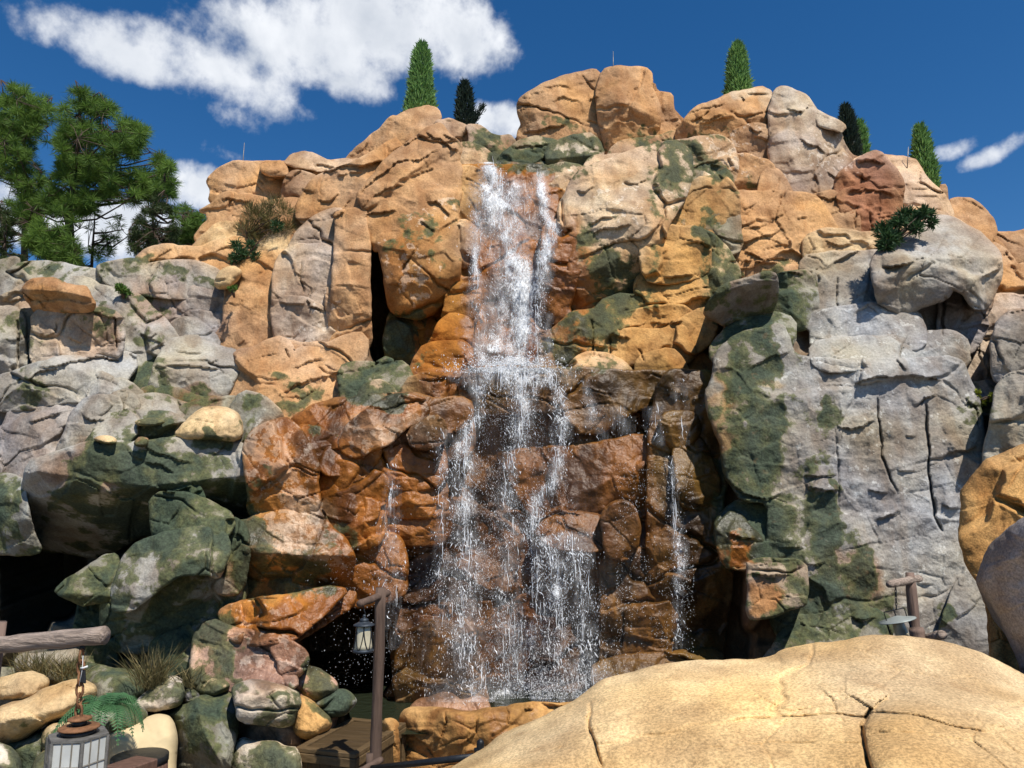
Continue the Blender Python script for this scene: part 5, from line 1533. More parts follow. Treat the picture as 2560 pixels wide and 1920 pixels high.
for k in range(6):
    p, q = hexp[k], hexp[(k + 1) % 6]
    part('corner_bar', tube([(p.x, p.y, zb), (p.x, p.y, zu)], .013, 6), M_PLATE, lanb, False)
    nrm = ((p + q) / 2 - cen).normalized()
    cols, rows = 3, 3
    for i in range(cols):
        for j in range(rows):
            a = p.lerp(q, (i + .06) / cols); b = p.lerp(q, (i + .94) / cols)
            z0 = zb + (zu - zb) * (j + .03) / rows; z1 = zb + (zu - zb) * (j + .97) / rows
            a = Vector((a.x, a.y, z0)) - nrm * .006
            part('pane', boxm(a, Vector((b.x, b.y, z0)) - nrm * .006 - a, nrm * .004, (0, 0, z1 - z0), 0), M_FROST, lanb, False)
    for i in range(1, cols):
        a = p.lerp(q, i / cols)
        part('lead_strip', tube([(a.x, a.y, zb), (a.x, a.y, zu)], .0048, 5), M_LEAD, lanb, False)
    for j in range(1, rows):
        z0 = zb + (zu - zb) * j / rows
        part('lead_strip', tube([(p.x, p.y, z0), (q.x, q.y, z0)], .0045, 5), M_LEAD, lanb, False)
dv = AT(209, 1690, 5.2)
dev = part('chain_tag', boxm(dv + Vector((-.018, 0, -.042)), (.034, .0, -.008), (0, .016, 0), (-.012, 0, .085), .004), M_BLACK, None, False)
tag(dev, 'small black plastic tag clipped to the lantern chain', 'tag')
part('tie', tube([dv + Vector((-.024, 0, .05)), dv + Vector((-.005, -.004, .052)), dv + Vector((.022, 0, .062))], .007, 6), M_WHITE, dev)
dev.children[0].matrix_parent_inverse.identity()
part('wire', tube([dv + Vector((-.016, 0, .13)), dv + Vector((-.012, 0, .05)), dv + Vector((-.024, 0, -.06))], .0025, 5), M_WHITE, dev)
for ch in dev.children: ch.matrix_parent_inverse.identity()

# ------------------------------------------------------------------ canvas, barrel, box
cv = rock(7, '630,1800 632,1450 740,1420 850,1380 885,1350 960,1325 1030,1335 1062,1372 1090,1470 1078,1600 1070,1800', 8.75, 'yel', gz=.25, r=.25, w=.3, back=.5, fac=.15, st=0, cr=0, n=.45, name='canvas_cover', grow=0, jag=1, mat=M_CANVAS)
tag(cv, 'cream canvas sheet draped over a hump beside the barrel', 'canvas')
bc = AT(350, 1891, 8.4)
br = empty('barrel', (bc.x, bc.y, 0))
tag(br, 'brown barrel with a dark metal rim in front of the cream canvas', 'barrel')
rb = .275
part('staves', lathe((bc.x, bc.y, 0), [(rb * .92, .0), (rb * 1.08, bc.z * .35), (rb * 1.12, bc.z * .5), (rb * 1.08, bc.z * .7), (rb * 1.0, bc.z - .03)], 32), M_BARREL, br)
part('hoop', lathe((bc.x, bc.y, bc.z), [(rb * 1.0, -.06), (rb * 1.035, -.055), (rb * 1.03, .006), (rb * .97, .008)], 36), M_IRON, br)
part('hoop', lathe((bc.x, bc.y, bc.z), [(rb * 1.065, -.32), (rb * 1.085, -.32), (rb * 1.065, -.26), (rb * 1.04, -.26)], 36), M_IRON, br)
for i in range(5):
    x0 = -rb * .955 + i * rb * .382; x1 = x0 + rb * .378
    xs = np.linspace(x0, x1, 5)
    ys = np.sqrt(np.maximum((rb * .96) ** 2 - xs ** 2, 0))
    poly = [Vector((bc.x + x, bc.y - y, 0)) for x, y in zip(xs, ys)] + [Vector((bc.x + x, bc.y + y, 0)) for x, y in zip(xs[::-1], ys[::-1])]
    part('lid_plank', prism(poly, bc.z - .03, bc.z - .004 - .002 * (i % 2)), M_BARREL, br, False)
bx0 = AT(262, 1914, 8.0)
bx = part('wooden_box', boxm((bx0.x, bx0.y, 0), (.28, -.10, 0), (.16, .32, 0), (0, 0, bx0.z), .012), M_BARREL, None, False)
tag(bx, 'low reddish-brown wooden box between the lantern and the barrel', 'box')

# ------------------------------------------------------------------ lamp at the right cliff
rp = AT(2274, 1431, 10.2)
rpo = empty('lamp_post', (rp.x, rp.y, 0))
tag(rpo, 'thick log post with a short crossarm against the grey cliff', 'lamp post')
part('post', loglike([(rp.x + .01, rp.y, 0), rp], .066, 14, 31), M_LOG, rpo)
part('crossarm', loglike([AT(2298, 1446, 10.36), AT(2222, 1461, 9.75)], .050, 14, 32), M_LOGH, rpo)
dc = AT(2242.5, 1549, 9.85)
dl = empty('disc_lantern', (dc.x, dc.y, dc.z - .3))
tag(dl, 'hanging lantern with a wide grey metal disc over cream glass by the cliff', 'lantern')
ctop = AT(2239, 1466, 9.85)
chain(dl, ctop, AT(2241, 1522, 9.85), .05, .022, .005, M_IRON)
from mathutils import Matrix
tilt = Matrix.Translation(dc) @ Matrix.Rotation(math.radians(-12), 4, 'Y') @ Matrix.Rotation(math.radians(-4), 4, 'X')


def tl(vf):
    return [tuple(tilt @ (Vector(v) - dc)) for v in vf[0]], vf[1]


part('disc', tl(lathe(dc, [(.0, .050), (.05, .040), (.14, .016), (.225, -.004), (.228, -.012), (.1, .004), (.02, .01)], 36, close=False)), M_ZINC, dl)
part('yoke', tl(tube([dc + Vector((-.135, 0, .0)), dc + Vector((-.135, 0, .12)), dc + Vector((.135, 0, .12)), dc + Vector((.135, 0, .0))], .008, 6)), M_IRON, dl)
part('stem', tl(tube([dc + Vector((0, 0, .03)), dc + Vector((0, 0, .15))], .008, 6)), M_IRON, dl)
part('glass', tl(lathe(dc, [(.085, -.30), (.082, -.16), (.070, -.05), (.055, -.01)], 24)), M_CREAM, dl)
for sx in (-.142, .142):
    part('side_rod', tl(tube([dc + Vector((sx, 0, -.01)), dc + Vector((sx, 0, -.34))], .010, 6)), M_IRON, dl)
part('base', tl(lathe(dc, [(.15, -.35), (.16, -.34), (.15, -.30)], 24)), M_IRON, dl)
s1 = AT(2295, 1580, 9.6)
st1 = part('log_stump', loglike([(s1.x, s1.y, s1.z - .6), (s1.x, s1.y + .03, s1.z + .04)], .095, 14, 41), M_LOG, None)
tag(st1, 'upright cut log stump beside the cliff lamp post', 'log')
s2a, s2b = AT(2318, 1596, 9.7), AT(2358, 1586, 9.4)
st2 = part('cut_log', loglike([s2a, s2b], .055, 14, 42), M_LOGH, None)
tag(st2, 'short pale log lying next to the cut stump', 'log')

# ------------------------------------------------------------------ lightning rods on the skyline
for (u0, v0, u1, v1, D, lab) in ((1533, 128, 1533, 172, 18.5, 'thin metal rod standing on the broad summit rock'), (611, 357, 607, 404, 17.9, 'thin metal rod standing on the left shoulder rock'), (2271, 367, 2266, 396, 17.2, 'thin metal rod behind the red-brown rock')):
    a, b = AT(u0, v0, D), AT(u1, v1, D)
    rd = part('metal_rod', tube([(a.x, a.y, a.z), (b.x, b.y, b.z - .25)], [.006, .013], 6), M_LEAD, None)
    tag(rd, lab, 'metal rod')
# ------------------------------------------------------------------ pool
m, nt, bs = new_mat('pool_water')
tc = nd(nt, 'ShaderNodeNewGeometry')
n_ = nd(nt, 'ShaderNodeTexNoise', i_Scale=6.0, i_Detail=5.0, i_Roughness=.6); nt.links.new(tc.outputs['Position'], n_.inputs['Vector'])
bp = nd(nt, 'ShaderNodeBump'); bp.inputs['Strength'].default_value = .5; bp.inputs['Distance'].default_value = .08
nt.links.new(n_.outputs['Fac'], bp.inputs['Height']); nt.links.new(bp.outputs[0], bs.inputs['Normal'])
bs.inputs['Base Color'].default_value = (0.022, 0.028, 0.016, 1)
bs.inputs['Roughness'].default_value = .06
bs.inputs['Specular IOR Level'].default_value = .5
M_POOL = m
pool = mesh_obj('pool_water', [(-5.5, 10.05, 1.1), (4.0, 10.05, 1.1), (4.0, 15.5, 1.1), (-5.5, 15.5, 1.1)], [(0, 1, 2, 3)], M_POOL)
tag(pool, kind='structure')


# ------------------------------------------------------------------ falling water
def acc_map(v0):
    A = DM_MOUNT.copy()
    i0 = int(v0 / 4)
    A[:i0] = 99
    A[i0:] = np.minimum.accumulate(A[i0:], axis=0)
    # soften sideways
    for _ in range(3):
        A = np.minimum(A, np.minimum(np.roll(A, 1, 1), np.roll(A, -1, 1)))
    B_ = A.copy()
    for _ in range(4):
        B_ = (B_ + np.roll(B_, 1, 1) + np.roll(B_, -1, 1) + np.roll(B_, 1, 0) + np.roll(B_, -1, 0)) / 5
    return np.minimum(B_, 40)


ACC_TOP, ACC_LOW, ACC_MID = acc_map(392), acc_map(905), acc_map(1130)


def depth_of(A, u, v):
    iu = np.clip((u / 4).astype(int), 0, DMW - 1); iv = np.clip((v / 4).astype(int), 0, DMH - 1)
    return A[iv, iu]


f_ = 2560 / 2212
# strands in overview pixels: (path [(x, y, half width, density)], map, weight)
STR = [
    ([(1058, 350, 12, 1), (1064, 372, 22, 1.2), (1078, 398, 40, 1.25), (1080, 425, 44, .9), (1085, 460, 46, .72), (1095, 520, 46, .62), (1102, 555, 50, .75), (1116, 590, 40, 1.0), (1128, 640, 32, 1.15), (1128, 720, 30, 1.05), (1120, 770, 40, .9), (1110, 798, 66, 1.3)], 0, 1.0),
    ([(1168, 372, 8, 1.0), (1172, 410, 11, 1.0), (1178, 470, 12, 1.0), (1192, 498, 14, .9), (1180, 530, 16, .9), (1166, 570, 22, .9), (1160, 640, 18, .7), (1160, 740, 12, .4), (1170, 800, 16, .7)], 0, .8),
    ([(1050, 400, 18, .8), (1046, 440, 22, .5), (1040, 500, 24, .42), (1030, 545, 11, .8), (1024, 570, 8, .8), (1030, 620, 16, .45), (1042, 700, 26, .4), (1040, 795, 24, .7)], 0, .5),
    ([(1130, 395, 30, .35), (1130, 440, 40, .3), (1130, 520, 46, .4), (1090, 640, 56, .5), (1080, 760, 56, .6)], 0, .4),
    ([(1150, 1440, 110, .3), (1150, 1490, 130, .9), (1150, 1525, 130, 1.1)], 1, .4),
    ([(1100, 796, 80, 1.5), (1105, 815, 76, 1.4), (1110, 835, 60, 1.1)], 1, .9),
    ([(1125, 820, 30, 1.3), (1125, 850, 20, 1.1), (1128, 900, 16, .9), (1118, 960, 16, .7), (1098, 1010, 14, .5), (1095, 1090, 16, .5), (1105, 1180, 22, .4), (1090, 1300, 26, .4), (1100, 1420, 30, .5)], 1, .9),
    ([(1190, 822, 12, .8), (1208, 840, 8, .9), (1212, 890, 14, 1.0), (1215, 930, 14, .9), (1206, 985, 12, .8), (1196, 1040, 12, .8), (1172, 1070, 14, 1.0), (1160, 1100, 14, .9), (1148, 1160, 14, .6), (1170, 1300, 22, .4), (1190, 1420, 24, .4)], 1, .9),
    ([(1040, 830, 18, .9), (1036, 860, 8, .8), (1032, 900, 10, .9), (1012, 925, 14, 1.0), (1000, 960, 16, 1.0), (1005, 1040, 20, .8), (998, 1120, 18, .8), (1010, 1200, 24, .7), (1000, 1300, 30, .6), (1015, 1420, 34, .5), (1030, 1500, 40, .4)], 1, 1.0),
    ([(960, 930, 12, .4), (958, 1020, 12, .5), (950, 1120, 10, .4), (955, 1250, 18, .3), (970, 1400, 26, .3)], 1, .35),
    ([(1240, 1152, 30, .8), (1232, 1180, 26, .7), (1250, 1230, 22, .55), (1262, 1300, 20, .5), (1270, 1400, 24, .5), (1255, 1480, 36, .7)], 1, .8),
    ([(1185, 1160, 18, .8), (1200, 1230, 20, .9), (1205, 1290, 14, 1.0), (1208, 1370, 8, .8), (1203, 1450, 10, .7)], 1, .6),
    ([(1125, 1340, 26, .8), (1130, 1400, 26, .9), (1120, 1470, 24, .5)], 1, .5),
    ([(850, 975, 9, .4), (848, 1040, 10, .45), (842, 1110, 16, .6), (838, 1180, 14, .5), (842, 1240, 18, .5), (848, 1300, 26, .3), (850, 1400, 34, .3)], 2, .28),
    ([(1438, 960, 6, .6), (1450, 1020, 9, .6), (1452, 1090, 8, .5), (1460, 1150, 12, .7), (1470, 1220, 12, .7), (1466, 1300, 9, .6), (1464, 1400, 9, .5)], 2, .28),
    ([(1268, 822, 5, .5), (1272, 870, 8, .7), (1285, 920, 16, .5), (1290, 950, 18, .4)], 1, .3),
    ([(1330, 880, 26, .4), (1345, 920, 30, .4), (1350, 950, 34, .3)], 1, .25),
    ([(1410, 880, 16, .5), (1416, 920, 14, .5), (1424, 960, 10, .5)], 1, .25),
    ([(1180, 680, 10, .25), (1185, 780, 8, .25)], 0, .15),
    ([(1470, 820, 16, .4), (1475, 900, 14, .3), (1478, 960, 14, .3)], 1, .15),
]
MAPS = (ACC_TOP, ACC_LOW, ACC_MID)
rngw = np.random.default_rng(5)


def wander(v, k):
    v = np.asarray(v, float)
    return 9 * fbm(np.stack([v / 55, np.full_like(v, k * .37), np.zeros_like(v)], 1), 3)


def sample(n_tot, spread=1.0, lo=0.0):
    out = []
    wts = []
    for path, mi, w in STR:
        P = np.array(path, float); P[:, :3] *= f_
        seg = np.hypot(np.diff(P[:, 0]), np.diff(P[:, 1]))
        wts.append(w * (seg * (P[1:, 3] + P[:-1, 3]) / 2 * np.sqrt((P[1:, 2] + P[:-1, 2]) / 2)).sum())
    wts = np.array(wts); wts /= wts.sum()
    for (path, mi, w), q in zip(STR, wts):
        P = np.array(path, float); P[:, :3] *= f_
        n = int(n_tot * q)
        if n < 1: continue
        seg = np.hypot(np.diff(P[:, 0]), np.diff(P[:, 1])); cum = np.concatenate([[0], np.cumsum(seg)])
        pdf = np.interp(np.linspace(0, cum[-1], 200), cum, P[:, 3] * np.sqrt(P[:, 2]))
        cdf = np.cumsum(pdf); cdf /= cdf[-1]
        s_ = np.interp(rngw.random(n), cdf, np.linspace(0, cum[-1], 200))
        hw = np.interp(s_, cum, P[:, 2])
        # clumped sideways spread
        u = np.interp(s_, cum, P[:, 0]) + wander(np.interp(s_, cum, P[:, 1]), P[0, 0]) + rngw.normal(size=n) * hw * (.55 if mi == 0 else .8) * spread
        v = np.interp(s_, cum, P[:, 1]) + rngw.normal(size=n) * 4
        d = depth_of(MAPS[mi], u, v)
        out.append(np.stack([u, v, d], 1))
    return np.concatenate(out)


def clump(S, keep, sc=26.0, seed=0):
    q = np.concatenate([S[:, :2] / np.array([sc, sc * 1.5]), np.full((len(S), 1), seed + .5)], 1)
    g_ = fbm(q, 3)
    m_ = g_ + rngw.normal(size=len(S)) * .18 > np.quantile(g_, 1 - keep)
    return S[m_]


m, nt, bs = new_mat('white_water')
bs.inputs['Base Color'].default_value = (0.90, 0.92, 0.94, 1)
bs.inputs['Roughness'].default_value = .35
bs.inputs['Specular IOR Level'].default_value = .6
bs.inputs['Transmission Weight'].default_value = .0
M_WW = m

fall = empty('waterfall', (0, 0, 0))
tag(fall, 'white splashing waterfall pouring over the wet rust-coloured rocks', 'waterfall', kind='structure')


def drops(name, S, rmin, rmax, stretch, tetra=False):
    n = len(S)
    d = S[:, 2] - rngw.uniform(.04, .38, n)
    C = at(S[:, 0], S[:, 1], d)
    r = rmin + (rmax - rmin) * rngw.random(n) ** 4
    if tetra:
        base = np.array([[0, 0, 1.2], [.95, 0, -.4], [-.5, .8, -.4], [-.5, -.8, -.4]]); fc = np.array([[0, 1, 2], [0, 2, 3], [0, 3, 1], [1, 3, 2]])
    else:
        base = np.array([[1, 0, 0], [-1, 0, 0], [0, 1, 0], [0, -1, 0], [0, 0, 1], [0, 0, -1.]])
        fc = np.array([[0, 2, 4], [2, 1, 4], [1, 3, 4], [3, 0, 4], [2, 0, 5], [1, 2, 5], [3, 1, 5], [0, 3, 5]])
    k = len(base)
    st_ = 1 + stretch * rngw.random(n) ** 2
    tl_ = rngw.normal(size=(n, 2)) * .35
    Bv = base[None] * r[:, None, None]
    Bv = np.repeat(Bv, 1, 0)
    Bv[:, :, 2] *= st_[:, None]
    Bv[:, :, 0] += Bv[:, :, 2] * tl_[:, :1]
    V_ = (C[:, None, :] + Bv).reshape(-1, 3)
    F_ = (fc[None] + (np.arange(n) * k)[:, None, None]).reshape(-1, 3)
    o = mesh_obj(name, V_, F_, M_WW, fall, True)
    tag(o, kind='stuff')
    return o


def filaments(name, S, L0, L1, r0, r1, wob, tiltn=.5):
    n = len(S); k = 8
    d = S[:, 2] - rngw.uniform(.05, .32, n)
    C = at(S[:, 0], S[:, 1], d)
    ln = L0 + (L1 - L0) * rngw.random(n) ** 2
    ang = rngw.normal(size=n) * tiltn
    t = np.linspace(-.5, .5, k)
    X = C[:, 0:1] + ln[:, None] * t * np.sin(ang)[:, None]
    Zz = C[:, 2:3] - ln[:, None] * t * np.cos(ang)[:, None]
    Y = np.repeat(C[:, 1:2], k, 1) - .1 * ln[:, None] * t
    q = np.stack([X * 9, Y * 4 + rngw.random((n, 1)) * 40, Zz * 9], -1)
    X = X + wob * fbm(q, 2) * ln[:, None]; Y = Y + wob * .6 * fbm(q + 31, 2) * ln[:, None]; Zz = Zz + wob * .5 * fbm(q + 77, 2) * ln[:, None]
    rad = (r0 + (r1 - r0) * rngw.random(n) ** 2)[:, None] * (1.15 - 2.0 * np.abs(t))[None] * (1 + .6 * rngw.random((n, k)))
    ring = []
    for a in (0, 2.094, 4.189):
        ring.append(np.stack([X + rad * math.cos(a), Y + rad * math.sin(a), Zz + rad * math.cos(a + .8) * .6], -1))
    Rg = np.stack(ring, 2)                       # n,k,3,3
    V_ = Rg.reshape(-1, 3)
    f = []
    for i in range(k - 1):
        for j in range(3):
            f.append([i * 3 + j, i * 3 + (j + 1) % 3, (i + 1) * 3 + (j + 1) % 3, (i + 1) * 3 + j])
    F_ = (np.array(f)[None] + (np.arange(n) * k * 3)[:, None, None]).reshape(-1, 4)
    o = mesh_obj(name, V_, F_, M_WW, fall, True)
    tag(o, kind='stuff')
    return o


# lace of foam: real sheets hanging in front of the rock, opened by a web-like pattern
def foam_mat():
    m, nt, bs = new_mat('foam_lace')
    L = nt.links.new
    geo = nd(nt, 'ShaderNodeNewGeometry')
    mp = nd(nt, 'ShaderNodeMapping'); L(geo.outputs['Position'], mp.inputs[0]); mp.inputs['Scale'].default_value = (1, 1, .55)
    n1 = nd(nt, 'ShaderNodeTexNoise', i_Scale=7.0, i_Detail=4.0, i_Roughness=.65); L(mp.outputs[0], n1.inputs['Vector'])
    off = nd(nt, 'ShaderNodeVectorMath', operation='MULTIPLY_ADD'); L(n1.outputs['Color'], off.inputs[0]); off.inputs[1].default_value = (.22, .22, .22); L(mp.outputs[0], off.inputs[2])
    vo = nd(nt, 'ShaderNodeTexVoronoi', feature='DISTANCE_TO_EDGE', i_Scale=9.5); L(off.outputs[0], vo.inputs['Vector'])
    vo2 = nd(nt, 'ShaderNodeTexVoronoi', feature='DISTANCE_TO_EDGE', i_Scale=21.0); L(off.outputs[0], vo2.inputs['Vector'])
    n2 = nd(nt, 'ShaderNodeTexNoise', i_Scale=16.0, i_Detail=5.0, i_Roughness=.75); L(mp.outputs[0], n2.inputs['Vector'])
    at_ = nd(nt, 'ShaderNodeAttribute', attribute_name='dens')
    dens = at_.outputs['Fac']

    def mth(op, a, b=None, clamp=False):
        n = nd(nt, 'ShaderNodeMath', operation=op); n.use_clamp = clamp
        for i, x in enumerate((a, b)):
            if x is None: continue
            if isinstance(x, (int, float)): n.inputs[i].default_value = x
            else: L(x, n.inputs[i])
        return n.outputs[0]
    # solid where dense
    solid = mth('MULTIPLY', mth('SUBTRACT', mth('ADD', dens, mth('MULTIPLY', mth('SUBTRACT', n2.outputs['Fac'], .5), 2.9)), .92), 2.6, True)
    lace = mth('MULTIPLY', mth('SUBTRACT', mth('MULTIPLY', dens, .085), vo.outputs['Distance']), 26.0, True)
    lace2 = mth('MULTIPLY', mth('SUBTRACT', mth('MULTIPLY', dens, .07), vo2.outputs['Distance']), 26.0, True)
    gate = mth('MULTIPLY', mth('SUBTRACT', mth('ADD', dens, mth('MULTIPLY', mth('SUBTRACT', n1.outputs['Fac'], .5), 1.6)), .28), 4.0, True)
    a = mth('MAXIMUM', solid, mth('MULTIPLY', mth('MAXIMUM', lace, lace2), gate))
    ms = nd(nt, 'ShaderNodeMapping'); L(geo.outputs['Position'], ms.inputs[0]); ms.inputs['Scale'].default_value = (1, 1, .09)
    n3 = nd(nt, 'ShaderNodeTexNoise', i_Scale=26.0, i_Detail=4.0, i_Roughness=.7); L(ms.outputs[0], n3.inputs['Vector'])
    veil = mth('MULTIPLY', mth('MULTIPLY', mth('SUBTRACT', n3.outputs['Fac'], .36), 2.6, True), mth('MULTIPLY', dens, .45))
    a = mth('MAXIMUM', mth('MULTIPLY', a, .9), veil)
    L(a, bs.inputs['Alpha'])
    bs.inputs['Base Color'].default_value = (0.90, 0.92, 0.94, 1)
    bs.inputs['Roughness'].default_value = .4
    bp = nd(nt, 'ShaderNodeBump'); bp.inputs['Strength'].default_value = .6; bp.inputs['Distance'].default_value = .05
    L(n2.outputs['Fac'], bp.inputs['Height'])
    # froth scatters light from every side: lean the shading normal upwards, as its bubbles do on average
    ad = nd(nt, 'ShaderNodeVectorMath', operation='ADD'); L(bp.outputs[0], ad.inputs[0]); ad.inputs[1].default_value = (0, 0, .9)
    nm = nd(nt, 'ShaderNodeVectorMath', operation='NORMALIZE'); L(ad.outputs[0], nm.inputs[0]); L(nm.outputs[0], bs.inputs['Normal'])
    return m


M_FOAM = foam_mat()


def dens_field(U, V, sel):
    d = np.zeros_like(U)
    for path, mi, w in STR:
        if mi not in sel: continue
        P = np.array(path, float); P[:, :3] *= f_
        hw = np.interp(V, P[:, 1], P[:, 2]); dn = np.interp(V, P[:, 1], P[:, 3]); uc = np.interp(V, P[:, 1], P[:, 0]) + wander(V, P[0, 0])
        if mi: hw = hw * 1.35; dn = dn * .78
        dn = dn * (1 + .8 * fbm(np.stack([U / 30, V / 45, np.full_like(U, P[0, 0])], 1), 2))
        ok = sstep(P[0, 1] - 8, P[0, 1] + 4, V) * sstep(P[-1, 1] + 10, P[-1, 1] - 4, V)
        d = np.maximum(d, dn * ok * np.exp(-((U - uc) / (hw * 1.05)) ** 2))
    return d


def foam_sheet(u0, u1, v0, v1, A, sel, off, gain, step=5.0):
    us = np.arange(u0, u1, step); vs = np.arange(v0, v1, step)
    gu, gv = np.meshgrid(us, vs)
    U, V = gu.ravel(), gv.ravel()
    q = np.stack([U / 60, V / 90, np.full_like(U, off * 30)], 1)
    d = depth_of(A, U, V) - off - .08 * fbm(q, 3) - .03 * fbm(q * 4, 2)
    dens = dens_field(U, V, sel) * gain
    nu = len(us)
    ii, jj = np.meshgrid(np.arange(len(vs) - 1), np.arange(nu - 1), indexing='ij')
    v00 = (ii * nu + jj).ravel()
    F_ = np.stack([v00, v00 + nu, v00 + nu + 1, v00 + 1], 1)
    keep = dens[F_].max(1) > .10
    F_ = F_[keep]
    used, inv = np.unique(F_, return_inverse=True)
    o = mesh_obj('foam_sheet', at(U, V, d)[used], inv.reshape(F_.shape), M_FOAM, fall, True)
    at__ = o.data.attributes.new('dens', 'FLOAT', 'POINT')
    at__.data.foreach_set('value', dens[used].astype(np.float32))
    return o


for off, gain in ((.06, .85), (.16, .62), (.28, .38)):
    foam_sheet(1160, 1410, 405, 945, ACC_TOP, (0,), off, gain)
for off, gain in ((.07, .66), (.2, .44)):
    foam_sheet(1060, 1740, 915, 1760, ACC_LOW, (1,), off, gain)
def mist_sheet(u0, u1, v0, v1, A, off, peak):
    us = np.arange(u0, u1, 10.0); vs = np.arange(v0, v1, 10.0)
    gu, gv = np.meshgrid(us, vs); U, V = gu.ravel(), gv.ravel()
    q = np.stack([U / 90, V / 140, np.full_like(U, off * 30)], 1)
    d = depth_of(A, U, V) - off - .1 * fbm(q, 2)
    hwid = 60 + (V - 930) * .34
    dens = peak * np.exp(-((U - 1300) / hwid) ** 2) * sstep(v0, v0 + 90, V) * sstep(v1, v1 - 60, V) * (.8 + .6 * fbm(q * 1.7 + 9, 3))
    nu = len(us)
    ii, jj = np.meshgrid(np.arange(len(vs) - 1), np.arange(nu - 1), indexing='ij')
    v00 = (ii * nu + jj).ravel()
    o = mesh_obj('water_veil', at(U, V, d), np.stack([v00, v00 + nu, v00 + nu + 1, v00 + 1], 1), M_FOAM, fall, True)
    a_ = o.data.attributes.new('dens', 'FLOAT', 'POINT'); a_.data.foreach_set('value', np.clip(dens, 0, .6).astype(np.float32))


mist_sheet(1040, 1700, 950, 1770, ACC_LOW, .30, .09)
foam_sheet(930, 1020, 1125, 1640, ACC_MID, (2,), .08, .7)
foam_sheet(1640, 1730, 1105, 1640, ACC_MID, (2,), .08, .7)

filaments('water_strands', clump(sample(4200, .9), .5, 22, 3), .03, .12, .003, .008, .5)
filaments('water_strands', clump(sample(700, .5), .6, 30, 4), .15, .5, .003, .006, .05, .06)
drops('spray_drops', clump(sample(26000, 1.4), .6, 22, 1), .0022, .008, 5.0)
# fine spray spreading through the lower fall
n_ = 30000
u_ = rngw.normal(1120, 120, n_) * f_; v_ = rngw.uniform(830, 1500, n_) * f_
spr = np.abs(u_ / f_ - 1110) < 40 + (v_ / f_ - 830) * .36
S_ = np.stack([u_, v_, depth_of(ACC_LOW, u_, v_)], 1)[spr]
drops('fine_spray', clump(S_, .62, 60, 9), .0022, .005, 4.0, True)
n_ = 2600
u_ = rngw.normal(820, 75, n_) * f_; v_ = rngw.uniform(1180, 1480, n_) * f_
S_ = np.stack([u_, v_, depth_of(ACC_MID, u_, v_)], 1)
S_ = S_[(S_[:, 2] < 20) & (u_ / f_ > 640)]
S_[:, 2] = np.minimum(S_[:, 2], 11.2)
drops('fine_spray', S_[::3], .0025, .006, 2.0, True)
n_ = 2500
u_ = rngw.uniform(1330, 1500, n_) * f_; v_ = rngw.uniform(1000, 1420, n_) * f_
drops('fine_spray', clump(np.stack([u_, v_, depth_of(ACC_LOW, u_, v_)], 1), .6, 40, 12), .0035, .008, .8, True)
# splash where the fall meets the ledge and the pool
n_ = 3000
u_ = rngw.normal(1100, 52, n_) * f_; v_ = (805 - np.abs(rngw.normal(0, 16, n_))) * f_
drops('spray_drops', np.stack([u_, v_, depth_of(ACC_LOW, u_, np.full(n_, 985.0)) + .25], 1), .005, .016, .6)
n_ = 2600
u_ = rngw.normal(1210, 70, n_) * f_; v_ = (1510 - np.abs(rngw.normal(0, 34, n_))) * f_
drops('spray_drops', np.stack([u_, v_, np.full(n_, 11.6)], 1), .003, .009, .6)
# ------------------------------------------------------------------ foliage
def leaf_mat(name, c1, c2, trans=0.25):
    m, nt, bs = new_mat(name)
    L = nt.links.new
    at_ = nd(nt, 'ShaderNodeAttribute', attribute_name='shade')
    geo = nd(nt, 'ShaderNodeNewGeometry')
    mx = nd(nt, 'ShaderNodeMix', data_type='RGBA'); mx.inputs['A'].default_value = (*c1, 1); mx.inputs['B'].default_value = (*c2, 1)
    L(at_.outputs['Fac'], mx.inputs['Factor'])
    L(mx.outputs['Result'], bs.inputs['Base Color'])
    bs.inputs['Roughness'].default_value = .6
    bs.inputs['Specular IOR Level'].default_value = .25
    tr = nd(nt, 'ShaderNodeBsdfTranslucent'); L(mx.outputs['Result'], tr.inputs['Color'])
    ms = nd(nt, 'ShaderNodeMixShader'); ms.inputs[0].default_value = trans
    out = [n for n in nt.nodes if n.type == 'OUTPUT_MATERIAL'][0]
    L(bs.outputs[0], ms.inputs[1]); L(tr.outputs[0], ms.inputs[2]); L(ms.outputs[0], out.inputs[0])
    return m


M_PINE = leaf_mat('pine_needles', (0.050, 0.100, 0.018), (0.210, 0.340, 0.060), .4)
M_CEDAR = leaf_mat('cedar_leaves', (0.014, 0.032, 0.012), (0.075, 0.105, 0.025))
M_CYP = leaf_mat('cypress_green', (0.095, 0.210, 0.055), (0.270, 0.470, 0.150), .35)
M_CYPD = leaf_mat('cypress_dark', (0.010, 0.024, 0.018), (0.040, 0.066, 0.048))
M_JUN = leaf_mat('juniper_green', (0.012, 0.040, 0.016), (0.070, 0.140, 0.050))
M_DRY = leaf_mat('dry_twigs', (0.075, 0.070, 0.025), (0.20, 0.175, 0.06))
M_FERN = leaf_mat('fern_green', (0.025, 0.085, 0.034), (0.105, 0.240, 0.095))
M_GRASS = leaf_mat('dry_grass', (0.060, 0.062, 0.022), (0.24, 0.19, 0.085))
M_SPROUT = leaf_mat('sprout_green', (0.05, 0.12, 0.02), (0.16, 0.26, 0.05))
M_YMOSS = leaf_mat('yellow_moss', (0.16, 0.19, 0.02), (0.33, 0.36, 0.05))
M_BARK = simple_mat('pine_bark', (0.10, 0.068, 0.05), .9, .4, 9, .6)
rngp = np.random.default_rng(21)


